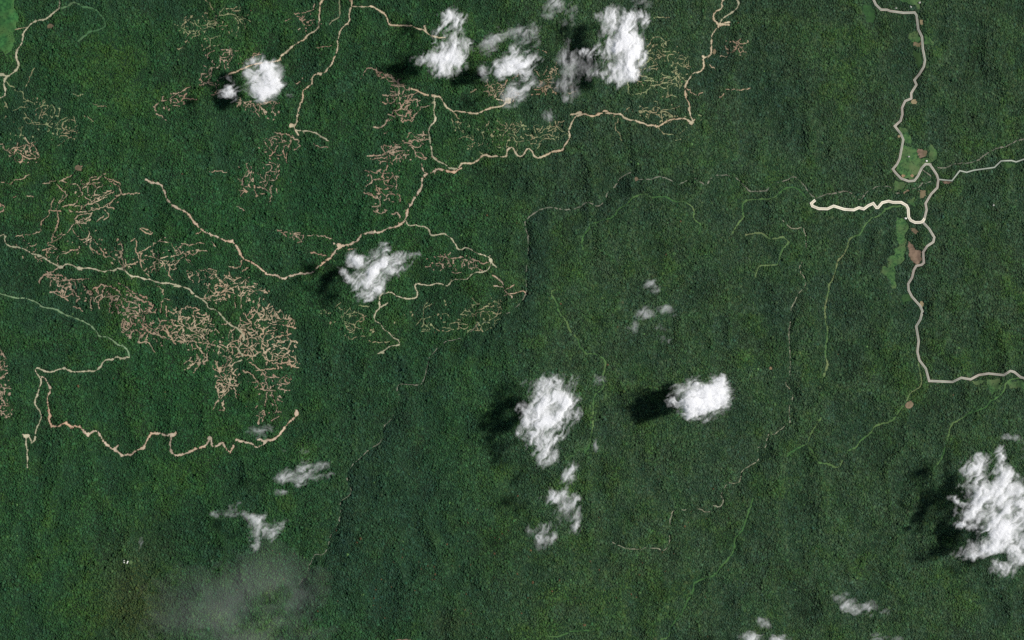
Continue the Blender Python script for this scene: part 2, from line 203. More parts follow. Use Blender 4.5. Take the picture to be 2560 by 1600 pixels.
# skid-trail networks: label, class, width, traced strands, grow polygon (overview px), number of grown strands
def OV(s):
    return [(float(a) * 1.05829, float(b) * 1.05829) for a, b in (t.split(',') for t in s.split())]
def M_(c, r, s):
    return [P(c, r, q.strip()) for q in s.split('|')]
NETS = [
 ("large fan of pale skid trails in the upper logged block at left", 'pale', 2.0, M_(0,1,"400,225 530,200 540,185|570,200 640,165 690,140 720,95 780,60|590,200 650,225 730,230 765,270 770,310 800,330 750,345|540,230 570,270 640,320 620,370 560,410 540,450 550,490 555,560 540,650 510,690 490,770|600,330 560,400|590,440 640,420 690,435 740,380|470,475 540,475 580,485|780,235 850,215 870,165 920,160|790,240 900,195 960,160 1010,130|800,225 870,230 940,215 990,230 960,265 900,260|1000,160 1060,185 1110,200 1145,240|780,190 770,260|840,330 900,340 980,320 1060,285|870,400 930,360 1020,330 1080,300|800,470 800,430 880,410 940,380 1020,350|770,470 780,420|1090,340 1180,325 1325,318|1080,370 1130,340 1150,305|1000,430 1060,400 1090,360|870,455 940,460 1000,440 1080,462|990,470 1040,520 1030,545 975,570|700,490 780,490 870,480 930,460|710,560 750,520 870,500 870,530 800,560 730,590 690,620 660,660 640,690 560,740 500,775 450,790|500,715 540,735 590,690|720,590 800,600 860,560"), OV("175,425 280,420 300,470 250,510 215,545 160,560 150,500"), 10),
 ("sparse trail strands trailing west of the upper logged fan", 'pale', 1.6, M_(0,1,"515,360 490,430 465,520 400,580 385,630 400,670 310,700 240,710|0,215 80,215 100,245 140,190 220,185 280,140|130,355 180,330|260,340 320,350|150,720 220,705 230,760|690,650 710,700 760,750 820,750 850,710 840,640|860,720 920,790 960,840 1000,920|400,855 450,830 540,840 460,800 450,790|560,1000 530,940 540,910 640,870 700,850 750,855"), OV("20,580 130,560 260,560 290,620 200,610 60,620"), 12),
 ("tangle of skid trails between the logged fan and the pale road", 'pale', 1.9, M_(0,1,"1125,800 1160,780 1160,910 1120,915|1160,910 1190,1040|1290,760 1295,880 1330,950 1340,1000 1380,1070 1410,1100|1300,880 1360,860 1430,810 1520,760 1570,735|1240,770 1290,740|1520,770 1600,780|1330,655 1360,640 1450,690 1400,700 1330,650|1340,955 1400,940|1500,880 1500,920 1450,1000 1420,1020|1600,960 1610,1030 1590,1080 1650,1150|860,830 910,870 980,900|1720,790 1800,810 1870,780 1940,790|1760,870 1850,850 1960,860|1760,880 1760,940 1820,990|1860,700 1900,680|2000,770 2040,820"), OV("230,570 290,560 300,600 400,570 470,590 450,620 380,650 330,640 240,620"), 26),
 ("reddish tangle of skid trails below the pale road at left", 'rose', 2.3, M_(0,1,"370,1160 390,1110 440,1070 510,1050 550,1015|400,1090 490,1080 590,1095|490,1110 550,1150 640,1130 740,1130 840,1120|550,1160 545,1200 600,1190|480,1250 540,1240 600,1300 640,1330|650,1190 700,1250 760,1310 720,1340|690,1385 740,1395 780,1430|780,1170 820,1230 880,1290 890,1340|860,1420 850,1340|880,1220 960,1185 1070,1200 1130,1240 1150,1280|970,1230 970,1300 930,1340 935,1400|1040,1310 1080,1280 1130,1290|1030,1440 1035,1370 1060,1310|1090,1370 1130,1440 1180,1465|1120,1160 1200,1200 1250,1250 1320,1270 1390,1310|1180,1330 1250,1350 1310,1370 1350,1430 1370,1500|1200,1240 1260,1290 1340,1330 1420,1340 1450,1400 1400,1390|1200,1400 1280,1430 1330,1480|1380,1400 1440,1440|1230,1490 1320,1470"), OV("110,645 220,668 260,690 340,700 380,740 420,770 420,820 350,825 300,790 262,760 262,720 200,715 130,700"), 62),
 ("skid trails hanging south from the pale road between the tangles", 'pale', 1.9, M_(0,1,"1475,1165 1540,1230 1550,1300 1530,1350 1520,1440|1560,1310 1610,1320|1570,1380 1580,1480|1700,1430 1770,1380 1890,1410 1820,1440 1900,1460|1720,1480 1800,1490") + M_(0,2,"1310,0 1350,50 1410,110 1390,160 1370,190|1310,215 1380,205 1420,240 1460,300|1680,10 1750,60 1830,100 1900,130 1970,210|1470,90 1540,60 1580,130 1620,170|1480,140 1600,180 1740,210|1560,60 1600,140 1660,230"), OV("395,720 500,740 540,800 500,830 440,820 400,790"), 50),
 ("sprawling dense maze of skid trails in the logged block at centre left", 'pale', 2.2, M_(0,2,"1850,230 1900,290 1960,360 1970,240 1970,200|1740,470 1790,450 1840,410|1830,500 1870,440 1960,370|1740,410 1790,385|1880,210 1960,220 2030,240|2080,260 2060,330 2120,340 2220,370|2150,240 2200,200 2200,130|2220,400 2190,440 2180,560 2150,680|2150,680 2110,720 2040,790 2010,850|2060,850 2120,850 2115,760|2040,620 2070,660 2065,710|2160,610 2250,620 2280,580|2210,640 2230,700 2240,740|2050,450 2090,500 2130,470 2180,400|2250,90 2300,120|2280,270 2360,265 2419,220|2300,330 2419,340|2100,40 2180,30 2220,80|2300,480 2380,500 2419,560|2350,580 2419,590") + M_(1,2,"0,60 60,90 150,50 230,40 370,70|130,30 220,10|0,160 70,130|110,250 115,190 180,160 270,140 330,130|150,230 220,210 300,190|170,240 240,260 300,280 330,210|340,200 400,200 370,250|120,380 180,385 250,350 320,290|60,330 80,370 130,390|60,320 110,290 160,320 150,370|150,400 230,410 300,400|300,420 400,450|180,460 60,470 0,480|210,460 200,420|-60,400 30,460|20,0 30,80"), OV("545,765 590,730 640,725 695,750 705,830 700,870 650,870 600,860 570,830 560,900 530,965 505,965 520,890 440,870 440,840 500,830"), 105),
 ("small rosy cluster of skid trails south of the dense maze", 'rose', 2.0, M_(1,2,"0,575 60,610 65,640|20,655 130,670 180,670|220,560 240,600 210,650 320,665|105,680 95,760 90,820|150,680 170,750 200,830 170,880|200,755 250,770|170,870 240,870|150,950 220,910|35,980 30,880 70,850 90,900|0,830 20,805"), OV("600,880 690,880 690,910 640,1000 610,995"), 14),
 ("scattered pale trails east of the tangled slope above the maze", 'pale', 1.8, M_(0,1,"1980,1110 2040,1080 2100,1150 2150,1200 2060,1270|2120,1090 2190,1130 2270,1110|1970,1290 2050,1280 2110,1270 2170,1280|2270,1200 2340,1200 2419,1200|2280,1270 2280,1400|2220,1330 2230,1400|2150,1000 2230,1020 2290,1000 2285,950|2290,1050 2350,1020") + M_(1,1,"0,1230 60,1235 110,1260|30,1310 20,1360|60,1390 75,1480 20,1512|100,1500 180,1470 240,1420 260,1490|180,1440 210,1500 340,1500"), OV("440,640 560,640 640,690 620,720 560,700 500,720 440,690"), 36),
 ("rosy branching trails north west of the forked junction", 'rose', 2.1, M_(1,0,"1265,860 1320,870 1355,900 1360,950|1200,900 1280,905 1360,890|1390,910 1470,895 1530,870|1400,950 1520,940|1410,960 1360,1040 1300,1045|1160,950 1190,970 1240,975|1240,930 1250,970 1310,965 1330,930|1420,960 1460,970|1110,1200 1190,1200 1240,1130 1320,1110 1250,1080|1370,1140 1430,1070 1440,1040|1380,1150 1460,1130 1510,1085 1560,1010 1640,1000|1130,1195 1160,1210|1210,1260 1240,1245|1350,830 1360,890|1400,850 1380,900"), OV("915,205 985,220 990,275 900,300 940,250"), 16),
 ("line of rosy trails slanting below the grey cloud's shadow", 'rose', 1.9, M_(1,0,"990,740 1020,690 1060,635 1140,660 1180,690 1240,710 1300,750 1350,790 1420,810|1140,640 1150,690|1230,700 1300,740|1340,800 1400,795"), OV("870,165 930,180 1000,215 960,215 900,190"), 12),
 ("rosy trails beside the road south of the forked junction", 'rose', 2.1, M_(1,0,"1430,1300 1460,1250 1500,1270 1620,1275|1450,1330 1640,1315|1400,1350 1440,1350|1210,1370 1280,1390 1350,1380 1300,1420 1210,1440 1440,1420|1050,1470 1200,1465|1080,1500 1220,1490|1500,1420 1520,1480 1610,1490|1380,1470 1440,1460|1660,1480 1710,1500|1580,1240 1570,1290"), OV("880,360 1000,315 1015,380 880,385"), 20),
 ("dark rosy trails north of the haul road bend", 'rose', 2.1, M_(1,1,"1240,0 1240,80 1190,140 1210,190 1210,230 1300,245|1030,100 1080,110 1140,125 1180,90|1050,150 1080,100|1040,250 1090,220 1100,190|1020,310 1080,330 1130,360|1140,260 1165,320 1170,440|1100,440 1160,430|1110,480 1180,510 1230,480|1210,380 1250,350 1300,395|1290,510 1340,490 1360,545|1250,300 1285,300|1320,150 1350,160"), OV("865,405 945,400 950,440 930,520 890,520 860,450"), 12),
 ("bare strand of trail left of the haul road's pale landing", 'rose', 2.0, M_(1,1,"200,660 240,690 320,690 400,710 480,715 580,715 660,725 740,750|520,875 580,885 660,905|390,780 430,770 400,720|260,700 290,720|860,845 960,830"), OV("655,545 700,545 740,570 700,575"), 5),
 ("thin level trails between the grey road and torn cloud", 'rose', 1.7, M_(1,1,"1720,910 1790,915 1820,935 1960,920|2030,940 2080,950 2130,975 2200,970|2010,1020 2090,1020 2140,1050|1850,1060 1940,1065|1700,980 1760,975|1600,1010 1640,1000"), OV("1010,600 1120,600 1140,640 1010,650"), 16),
 ("scattered faint trails south of the grey winding road", 'moss', 1.6, M_(1,1,"970,1375 1020,1385 1090,1390|740,1400 800,1350|1930,1460 2000,1455|2050,1370 2110,1360|2150,1390 2290,1380|1640,1480 1690,1470") + M_(1,2,"860,160 910,185 930,160 1030,155|880,115 930,100|1070,190 1150,210 1260,205|1920,35 2010,40|2000,100 2060,80|1760,70 1870,90"), OV("740,730 830,720 900,760 1010,720 1110,700 1210,720 1160,790 1020,780 940,760 850,800 780,770"), 44),
 ("scattered greenish trails by the left edge below pasture road", 'moss', 1.6, M_(0,0,"60,770 90,815 135,825 160,870 215,855 225,940 330,975|330,640 290,710 245,820|230,1060 255,1100|400,1090 445,1070 455,1095|495,1120 520,1085 550,1100|560,1175 590,1125 640,1110|590,1180 615,1220|700,1100 720,1170|550,1380 600,1340 660,1300 735,1310|710,1285 735,1235|880,980 930,1005 1010,1008|700,890 745,910 795,895|800,1095 850,1115 885,1150"), OV("10,240 110,230 180,280 180,330 100,330 20,320"), 22),
 ("small knot of pale trails near the left edge", 'pale', 1.8, M_(0,0,"30,1370 50,1420 110,1440 130,1480 170,1400|200,1450 250,1500 380,1490 340,1390 290,1350 365,1335|240,1300 280,1360|0,1365 30,1360"), OV("5,345 90,335 95,385 10,380"), 14),
 ("pale broken trails near the top edge west of the long road", 'moss', 1.7, M_(0,0,"1940,0 1980,30 2010,95|2040,150 2130,150 2180,130 2240,145 2260,190 2330,245 2310,275|1800,200 1870,245 1900,250|1910,150 1940,190|1975,210 1955,245 2030,270|1800,380 1830,345 1890,325|1680,460 1740,455|1650,230 1680,240|2200,100 2270,100"), OV("425,60 490,15 580,20 590,60 530,110 430,120"), 24),
 ("reddish trails around the shadow of the swirled cloud", 'rose', 1.9, M_(0,0,"2030,480 1970,500 1960,555|2010,570 2030,610|2250,480 2200,470 2190,520|2140,560 2160,640|2370,530 2480,510|1880,800 1990,780|1900,700 2000,690|2000,900 2080,880"), OV("470,125 620,120 630,140 520,170 520,225 470,210"), 20),
 ("two short bare trails southwest of the swirled cloud", 'rose', 2.4, M_(0,0,"1640,890 1700,880 1740,850 1800,820|1580,950 1530,950 1500,990 1460,1010 1480,1050|1480,1080 1530,1095 1570,1135|1640,1000 1700,1005 1750,980|1740,930 1860,945|1740,930 1770,880"), OV("370,235 450,205 450,230 390,290"), 5),
 ("reddish speckle of trails just beneath the swirled cloud", 'rose', 1.8, M_(0,0,"2230,940 2290,950|2240,1010 2260,980|2320,1040 2350,980|2390,1060 2440,1040|2520,1060 2450,1000"), OV("550,235 660,245 650,285 590,275"), 14),
 ("small reddish trails left of the tan logging road near top", 'rose', 1.7, M_(1,0,"365,130 430,125 470,115 540,95 555,40|280,200 330,180|435,185 460,240 520,240 545,190 480,210|400,280 420,265"), OV("690,40 745,20 745,60 690,80"), 4),
 ("faint trails south of the pink landing", 'rose', 1.8, M_(1,0,"200,1260 300,1270 340,1300 400,1330 395,1390 360,1410|200,1330 190,1400 140,1470|70,1310 110,1305|370,790 430,770 440,735|580,450 640,440 690,450 710,435|540,1355 590,1390 680,1395"), OV("630,320 700,320 680,380 600,380"), 8),
 ("sparse reddish flecks of trail in forest left of the haul road", 'rose', 1.7, M_(0,1,"1980,110 2100,105 2180,130|2250,170 2270,210|2300,265 2340,300|2240,440 2310,480") + M_(1,1,"130,270 150,340 130,370|40,320 80,320|190,280 200,310"), OV("560,385 660,385 650,480 570,470"), 16),
 ("orange trails showing in the gap between grey clouds", 'tan', 2.0, M_(2,0,"215,660 260,720 310,690 340,620|370,650 410,660|370,730 420,690|250,470 330,500|-390,870 -340,845|-220,820 -140,780|-110,830 -70,800 -45,750|270,770 400,780|0,740 80,690|410,660 420,590|520,830 590,830 600,870 530,880"), OV("1130,175 1250,230 1310,150 1330,170 1320,215 1200,240 1140,220"), 28),
 ("flecked trails beneath the curved tan road in the upper middle", 'moss', 1.5, M_(2,0,"340,1240 400,1215 430,1170 490,1140|0,1290 40,1330 45,1430|240,1400 260,1370|-310,1430 -260,1470|-110,1230 -20,1200|-500,1310 -440,1285 -370,1320|-570,1120 -560,1160|-550,1060 -500,1120"), OV("1060,290 1330,285 1340,330 1210,350 1110,350"), 34),
 ("parallel contour trails right of the bright white cloud", 'moss', 1.9, M_(2,0,"1340,165 1490,165|1275,500 1330,505 1380,525 1440,550|1280,530 1310,560 1260,605 1230,625|1425,490 1530,480 1550,495|1540,545 1640,560|1250,650 1300,640 1370,660 1375,640|1170,760 1220,775 1280,760 1370,775 1460,780 1540,740 1590,690|1200,710 1250,725 1330,745|1100,770 1100,880 1130,905 1200,890 1270,860 1310,820 1380,800 1500,780|1410,700 1480,725|1520,590 1540,640 1570,660|1620,630 1700,640|1590,700 1660,700|1150,710 1170,760"), OV("1510,90 1600,100 1640,150 1620,220 1520,230 1500,180"), 34),
 ("pale forked trail east of the zigzag tan road", 'pale', 1.8, M_(2,0,"1970,530 2040,535 2035,490 2090,490 2140,420 2240,400 2220,370|2140,420 2190,490|1870,610 1900,650 1925,660|1645,840 1700,880 1750,910 1800,880|2020,845 2100,845 2160,855 2250,830|1960,920 2000,890|2120,430 2160,370"), OV("1710,90 1770,95 1760,130 1700,140"), 6),
 ("broken trails around the sharp corner of the ridge road", 'moss', 1.8, M_(2,0,"1200,1050 1300,1050 1360,1070|1400,1065 1470,1060 1500,1090|1000,1120 1010,1150 970,1180 980,1230 1020,1280 1035,1330|1060,1060 1090,1030 1130,1025 1140,1060|1380,1210 1440,1270 1520,1275|1560,1280 1620,1240 1650,1210|1760,1090 1800,1100 1780,1140|1540,1330 1590,1320|1340,960 1380,970 1390,1030"), OV("1480,240 1620,245 1620,300 1500,290"), 12),
 ("rosy ragged bare strips cut by the left edge", 'rose', 2.6, M_(0,2,"-10,250 10,290 40,340 60,370|0,545 30,540 70,500|0,600 20,610 40,660|0,750 40,750 60,800 10,820|0,880 20,900") + M_(0,1,"0,410 50,440 45,480 0,500|0,430 20,440"), OV("-10,820 20,850 25,980 -10,990"), 16),
]

FIELDS = [  # name, label, category, class, polygon(s)
 ('pasture', "bright green pasture filling the corner beside the dirt road", 'grass', [P(0,0,"-300,-200 128,-200 130,0 150,110 190,180 165,260 130,330 150,400 90,520 50,530 30,480 -100,460 -300,440")]),
 ('field', "green field around the track north of the paved road bend", 'field', [P(3,0,"1240,-60 1440,-60 1440,0 1430,90 1400,100 1390,60 1300,20 1240,0")]),
 ('field', "dull green clearing west of the first paved road bend", 'dull', [P(3,0,"880,60 960,40 1010,120 1000,220 930,210")]),
 ('field', "green field west of the road beside the square brown plot", 'field', [P(3,0,"1340,300 1425,310 1450,390 1360,392 1310,370")]),
 ('field', "small green wedge east of the road opposite the square plot", 'field', [P(3,0,"1470,320 1560,400 1540,430 1470,420")]),
 ('field', "long green strip along the west side of the upper road", 'dull', [P(3,0,"1370,480 1450,500 1460,600 1420,650 1390,560")]),
 ('field', "slim green field east of the road above the river loop", 'field', [P(3,0,"1230,1210 1300,1200 1370,1340 1350,1370 1290,1330")]),
 ('field', "broad green field enclosed by the looping paved road", 'field', [P(3,0,"1290,1370 1415,1420 1420,1490 1520,1500 1540,1340 1600,1440 1580,1512 1440,1600 1430,1622 1370,1690 1290,1690 1210,1610 1250,1512")]),
 ('field', "small green plot below the loop of the paved road", 'field', [P(3,1,"1210,200 1300,208 1270,290 1190,280")]),
 ('field', "tiny green plot just inside the cream road's bend", 'field', [P(3,1,"1330,370 1380,360 1400,440 1345,430")]),
 ('field', "long ragged green valley field west of the brown field", 'field', [P(3,1,"1210,540 1300,570 1330,640 1290,700 1315,760 1290,880 1280,960 1200,1000 1210,1210 1170,1220 1130,1110 1060,1070 1080,1010 1140,1020 1140,920 1200,900 1190,840 1240,800 1210,760 1220,620")]),
 ('field', "round green plot west of the road's long southward run", 'dull', [P(3,1,"1260,1290 1340,1260 1370,1320 1280,1360")]),
 ('field', "green plot beside the thin road at right edge", 'dull', [P(3,1,"2210,30 2340,30 2330,70 2240,80")]),
 ('field', "green wedge under the rise of the lower paved road", 'field', [P(3,2,"1920,580 2050,565 1980,630")]),
 ('field', "green plot between wedge and grassy track below paved road", 'field', [P(3,2,"2070,560 2200,550 2190,650 2110,710 2080,640")]),
 ('field', "green field on the right edge below the paved road", 'field', [P(3,2,"2250,590 2380,570 2600,590 2600,650 2290,640")]),
 ('bare_field', "square brown plot touching the paved road", 'brown', [P(3,0,"1370,398 1440,398 1440,450 1370,440")]),
 ('bare_field', "large rust brown bare field beside the paved road's S bend", 'brown', [P(3,1,"1325,765 1370,790 1400,850 1445,860 1450,960 1400,985 1345,930 1330,850")]),
 ('bare_field', "small brown sliver of bare soil north of the rust brown field", 'brown', [P(3,1,"1340,640 1390,640 1430,680 1410,700 1360,670")]),
 ('bare_field', "brown clearing by the stream north of the cream road", 'brown', [P(3,1,"1430,290 1500,290 1500,355 1440,360")]),
 ('bare_field', "brown gravel bank along the stream west of the brown clearing", 'brown', [P(3,1,"1280,315 1360,270 1350,290 1290,330")]),
 ('bare_field', "brown plot in the upper field enclosed by the road loop", 'brown', [P(3,0,"1420,1400 1500,1430 1500,1470 1440,1488 1418,1450")]),
 ('bare_field', "brown strip under the thin road's first straight", 'brown', [P(3,1,"1640,200 1745,205 1700,232 1660,225")]),
]
BLOBS = [  # bare round patches
 ('bare_patch', "round brown clearing at the end of the thin tan track", 'brown', *P(3,2,"1335,802")[0], 11, 9.5),
 ('bare_patch', "small tan patch east of the first straight of paved road", 'tanp', *P(3,0,"1445,212")[0], 4.5, 6),
 ('bare_patch', "tan patch beside the paved road's middle kink", 'tanp', *P(3,0,"1385,962")[0], 8, 6.5),
 ('bare_patch', "small tan patch west of the road above the loop", 'tanp', *P(3,0,"1240,1292")[0], 4, 3.5),
 ('bare_patch', "orange patch inside the road loop", 'orangep', *P(3,1,"1365,150")[0], 5, 4),
 ('bare_patch', "orange patch on the outer edge of the road loop", 'orangep', *P(3,1,"1280,148")[0], 5, 4),
 ('bare_patch', "dark brown patch in the forest by the pasture road", 'brown', *P(0,0,"480,250")[0], 8, 6),
 ('bare_patch', "small orange scar in the forest west of the ridge track", 'orangep', *P(3,2,"25,455")[0], 4, 4.5),
 ('bare_patch', "pinkish patch at the start of the northern stream", 'brown', *P(2,1,"1175,182")[0], 4, 5.5),
 ('bare_patch', "pinkish patch beside the zigzag tan road", 'brown', *P(2,0,"1915,490")[0], 5, 7),
 ('bare_patch', "brown patch at the upper tip of the logged fan", 'brown', *P(0,1,"750,80")[0], 9, 7),
 ('bare_patch', "brown patch cut by the bottom edge", 'brown', *P(1,3,"1385,1512")[0], 22, 3.5),
 ('bare_patch', "light green glade beside the two pale roofs", 'field', *P(0,3,"1235,775")[0], 5, 6),
 ('bare_patch', "small tan yard at the lower bend of the paved road", 'tanp', *P(3,1,"1448,1360")[0], 5, 7),
]
PAVED_MAIN = P(3,0,"960,-260 995,0 1015,45 1065,95 1120,95 1150,108 1280,125 1380,122 1400,150 1415,280 1450,350 1460,470 1480,570 1470,630 1430,700 1385,755 1405,800 1355,880 1355,930 1295,955 1265,1020 1270,1080 1255,1140 1200,1190 1255,1260 1280,1320 1245,1500") + P(3,1,"1220,40 1180,85 1210,125 1260,175 1330,200 1385,195 1420,150 1455,75 1490,38 1530,40 1560,80 1600,140 1615,185 1605,260 1545,320 1490,410 1500,470 1480,550 1465,590 1520,650 1570,730 1560,775 1500,815 1465,870 1470,970 1450,990 1400,1000 1375,1040 1360,1110 1325,1170 1330,1230 1360,1290 1440,1380 1460,1430 1440,1505") + P(3,2,"1400,60 1420,200 1410,300 1430,380 1490,460 1520,575 1640,580 1740,585 1820,545 1910,560 1990,520 2080,505 2220,520 2280,480 2320,490 2380,540 2419,550 2700,590")
PAVED_THIN = P(3,1,"1622,182 1740,195 1815,100 1880,115 1950,95 2140,70 2200,10 2300,5 2345,18 2419,-8 2700,-60")
CREAM = P(3,1,"448,378 410,410 420,435 480,460 560,462 620,435 720,465 810,472 860,450 905,463 950,430 995,410 1025,450 1040,450 1080,403 1140,388 1180,400 1260,400 1310,430 1325,460 1330,540 1350,570 1390,590 1440,590 1460,580 1480,552")

# ------------------------------------------------------------ terrain height (in photo px coordinates)
MG = 150                                   # margin of modelled forest round the frame, px
GX = np.arange(-MG, W + MG + 1, 4.0); GY = np.arange(-MG, H + MG + 1, 4.0)
gx, gy = np.meshgrid(GX, GY)

def seg_dist(px, py, a, b):
    ax, ay = a; bx, by = b
    dx, dy = bx - ax, by - ay
    L = dx * dx + dy * dy + 1e-9
    t = np.clip(((px - ax) * dx + (py - ay) * dy) / L, 0, 1)
    qx, qy = ax + t * dx, ay + t * dy
    return np.hypot(px - qx, py - qy), px - qx

hgt = 110 * fbm(gx / 420, gy / 420, 3, 3, 0.42) - 40
wq = 60 * (fbm(gx / 130, gy / 130, 13, 2) - 0.5)
rid = 1 - np.abs(2 * fbm((gx + wq) / 95, (gy + wq) / 150, 11, 3, 0.5) - 1) * 2.2      # sharp little ridges and gullies
hgt += 24 * rid
for key, amp_e, amp_w in (('main', 32, 12), ('north', 16, 16), ('east', 22, 10)):
    pl = RIVER[key]
    best = np.full(gx.shape, 1e9); side = np.zeros(gx.shape)
    for a, b in zip(pl[:-1], pl[1:]):
        d, sx = seg_dist(gx, gy, a, b)
        m = d < best
        best[m] = d[m]; side[m] = sx[m]
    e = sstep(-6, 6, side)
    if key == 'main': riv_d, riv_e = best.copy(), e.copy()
    am = amp_e * e + amp_w * (1 - e)
    wid = 16 * e + 34 * (1 - e)
    hgt += am * ((1 - np.exp(-best / wid)) * np.exp(-(best / 190) ** 2) - 0.4 * np.exp(-(best / 190) ** 2))

def height(px, py):
    fx = np.clip((np.asarray(px, float) - GX[0]) / 4.0, 0, len(GX) - 1.001); fy = np.clip((np.asarray(py, float) - GY[0]) / 4.0, 0, len(GY) - 1.001)
    ix, iy = fx.astype(int), fy.astype(int); fx = fx - ix; fy = fy - iy
    return (hgt[iy, ix] * (1 - fx) + hgt[iy, ix + 1] * fx) * (1 - fy) + (hgt[iy + 1, ix] * (1 - fx) + hgt[iy + 1, ix + 1] * fx) * fy

def gsample(g, px, py):
    fx = np.clip((np.asarray(px, float) - GX[0]) / 4.0, 0, len(GX) - 1.001); fy = np.clip((np.asarray(py, float) - GY[0]) / 4.0, 0, len(GY) - 1.001)
    return g[(fy + 0.5).astype(int), (fx + 0.5).astype(int)]

def wx(px): return (np.asarray(px, float) - CX) * S
def wy(py): return (CY - np.asarray(py, float)) * S

# ground sheet: fine inside, stretched to the horizon outside
ex = np.array([-60000, -25000, -9000, -3000, -900]); 
FX = np.concatenate([ex + GX[0], GX, -ex[::-1] + GX[-1]]); FY = np.concatenate([ex + GY[0], GY, -ex[::-1] + GY[-1]])
fgx, fgy = np.meshgrid(FX, FY)
fz = height(fgx, fgy)
far = np.maximum(np.maximum(GX[0] - fgx, fgx - GX[-1]), np.maximum(GY[0] - fgy, fgy - GY[-1]))
fz = np.where(far > 0, fz * np.exp(-np.clip(far, 0, 1e5) / 1500.0), fz)
nv = len(FX); nr = len(FY)
vv = np.stack([wx(fgx), wy(fgy), fz], -1).reshape(-1, 3)
ii = (np.arange(nr - 1)[:, None] * nv + np.arange(nv - 1)[None, :]).ravel()
quads = np.stack([ii, ii + nv, ii + nv + 1, ii + 1], 1)
me = make_mesh("ground", vv, quads)
gmat = soil_mat("forest_floor", (24, 44, 30), (34, 60, 38), 0.02, (30, 44, 30))
obj("ground", me, gmat, kind='structure', label="dark green forest floor rolling under the whole canopy", cat="ground")

# ------------------------------------------------------------ signed distance raster to everything bare
RW, RH = W + 2 * MG, H + 2 * MG
D = np.full((RH, RW), 9.0, dtype=np.float32)
OWN = np.full((RH, RW), -1, dtype=np.int16)
rx, ry = np.meshgrid(np.arange(RW) - MG + 0.5, np.arange(RH) - MG + 0.5)
edge_n = (0.55 * (fbm(rx / 2.6, ry / 2.6, 55, 2) - 0.5) + 0.75 * (fbm(rx / 8, ry / 8, 56, 2) - 0.5)).astype(np.float32)
_e = (fbm(rx / 4.5, ry / 4.5, 55, 2) - 0.5).astype(np.float32)
gap_n = fbm(rx / 9.0, ry / 9.0, 91, 2).astype(np.float32)

def stamp(a, b, w, own, jag=1.6, gap=0.0):
    pad = w / 2 + 9
    x0 = int(max(0, min(a[0], b[0]) - pad + MG)); x1 = int(min(RW, max(a[0], b[0]) + pad + MG + 1))
    y0 = int(max(0, min(a[1], b[1]) - pad + MG)); y1 = int(min(RH, max(a[1], b[1]) + pad + MG + 1))
    if x0 >= x1 or y0 >= y1: return
    sl_ = (slice(y0, y1), slice(x0, x1))
    d, _ = seg_dist(rx[sl_], ry[sl_], a, b)
    d = d - w / 2 + edge_n[sl_] * jag * 2.0 * min(w / 2.5, 1.5)
    if gap > 0:
        d = d + np.clip(gap - gap_n[sl_], 0, 1) * 14
    m = d < D[sl_]
    D[sl_][m] = d[m]
    if own >= 0:
        o = OWN[sl_]; o[m & (d < 0)] = own
    else:
        o = OWN[sl_]; o[m & (d < 0)] = -2

def wob(pl, amp=1.2, step=7, seed=0):
    """densify and give a natural wobble"""
    out = []
    for k, (a, b) in enumerate(zip(pl[:-1], pl[1:])):
        L = math.hypot(b[0] - a[0], b[1] - a[1]); n = max(1, int(L / step))
        for i in range(n):
            t = i / n
            out.append((a[0] + (b[0] - a[0]) * t, a[1] + (b[1] - a[1]) * t))
    out.append(pl[-1])
    q = np.array(out)
    if len(q) > 2:
        for _ in range(1):
            q[1:-1] = 0.25 * q[:-2] + 0.5 * q[1:-1] + 0.25 * q[2:]
        j = np.random.default_rng(seed + int(abs(q[0, 0]) * 7 + abs(q[0, 1]) * 13)).normal(0, amp * 0.5, q.shape)
        q[1:-1] += j[1:-1]
    return [tuple(v) for v in q]

def in_poly(px, py, poly):
    inside = np.zeros(np.shape(px), bool)
    n = len(poly)
    for i in range(n):
        x1, y1 = poly[i]; x2, y2 = poly[(i + 1) % n]
        c = ((y1 > py) != (y2 > py)) & (px < (x2 - x1) * (py - y1) / (y2 - y1 + 1e-12) + x1)
        inside ^= c
    return inside

items = []          # (name, label, cat, class, kind)
# fields first, bare patches next, then trails, tracks, roads on top
def stamp_poly(poly, own, jag=4.2):
    xs = [p[0] for p in poly]; ys = [p[1] for p in poly]
    x0 = int(max(0, min(xs) - 8 + MG)); x1 = int(min(RW, max(xs) + 8 + MG)); y0 = int(max(0, min(ys) - 8 + MG)); y1 = int(min(RH, max(ys) + 8 + MG))
    sl_ = (slice(y0, y1), slice(x0, x1))
    wxn = rx[sl_] + (fbm(rx[sl_] / 9, ry[sl_] / 9, 5, 3) - 0.5) * jag * 2.6; wyn = ry[sl_] + (fbm(rx[sl_] / 9, ry[sl_] / 9, 6, 3) - 0.5) * jag * 2.6
    ins = in_poly(wxn, wyn, poly)
    dm = np.full(ins.shape, 9.0)
    n = len(poly)
    for i in range(n):
        d, _ = seg_dist(wxn, wyn, poly[i], poly[(i + 1) % n]); dm = np.minimum(dm, d)
    dm = np.where(ins, -dm, dm)
    m = dm < D[sl_]
    D[sl_][m] = dm[m]
    OWN[sl_][ins] = own

def ell(x, y, a, b, n=14):
    return [(x + a * math.cos(t * 2 * math.pi / n), y + b * math.sin(t * 2 * math.pi / n)) for t in range(n)]

for name, label, cls, polys in FIELDS:
    items.append((name, label, 'field', cls)); own = len(items) - 1
    for p in polys: stamp_poly(p, own)
for name, label, cls, x, y, a, b in BLOBS:
    items.append((name, label, 'clearing', cls)); stamp_poly(ell(x, y, a, b), len(items) - 1, 2.0)
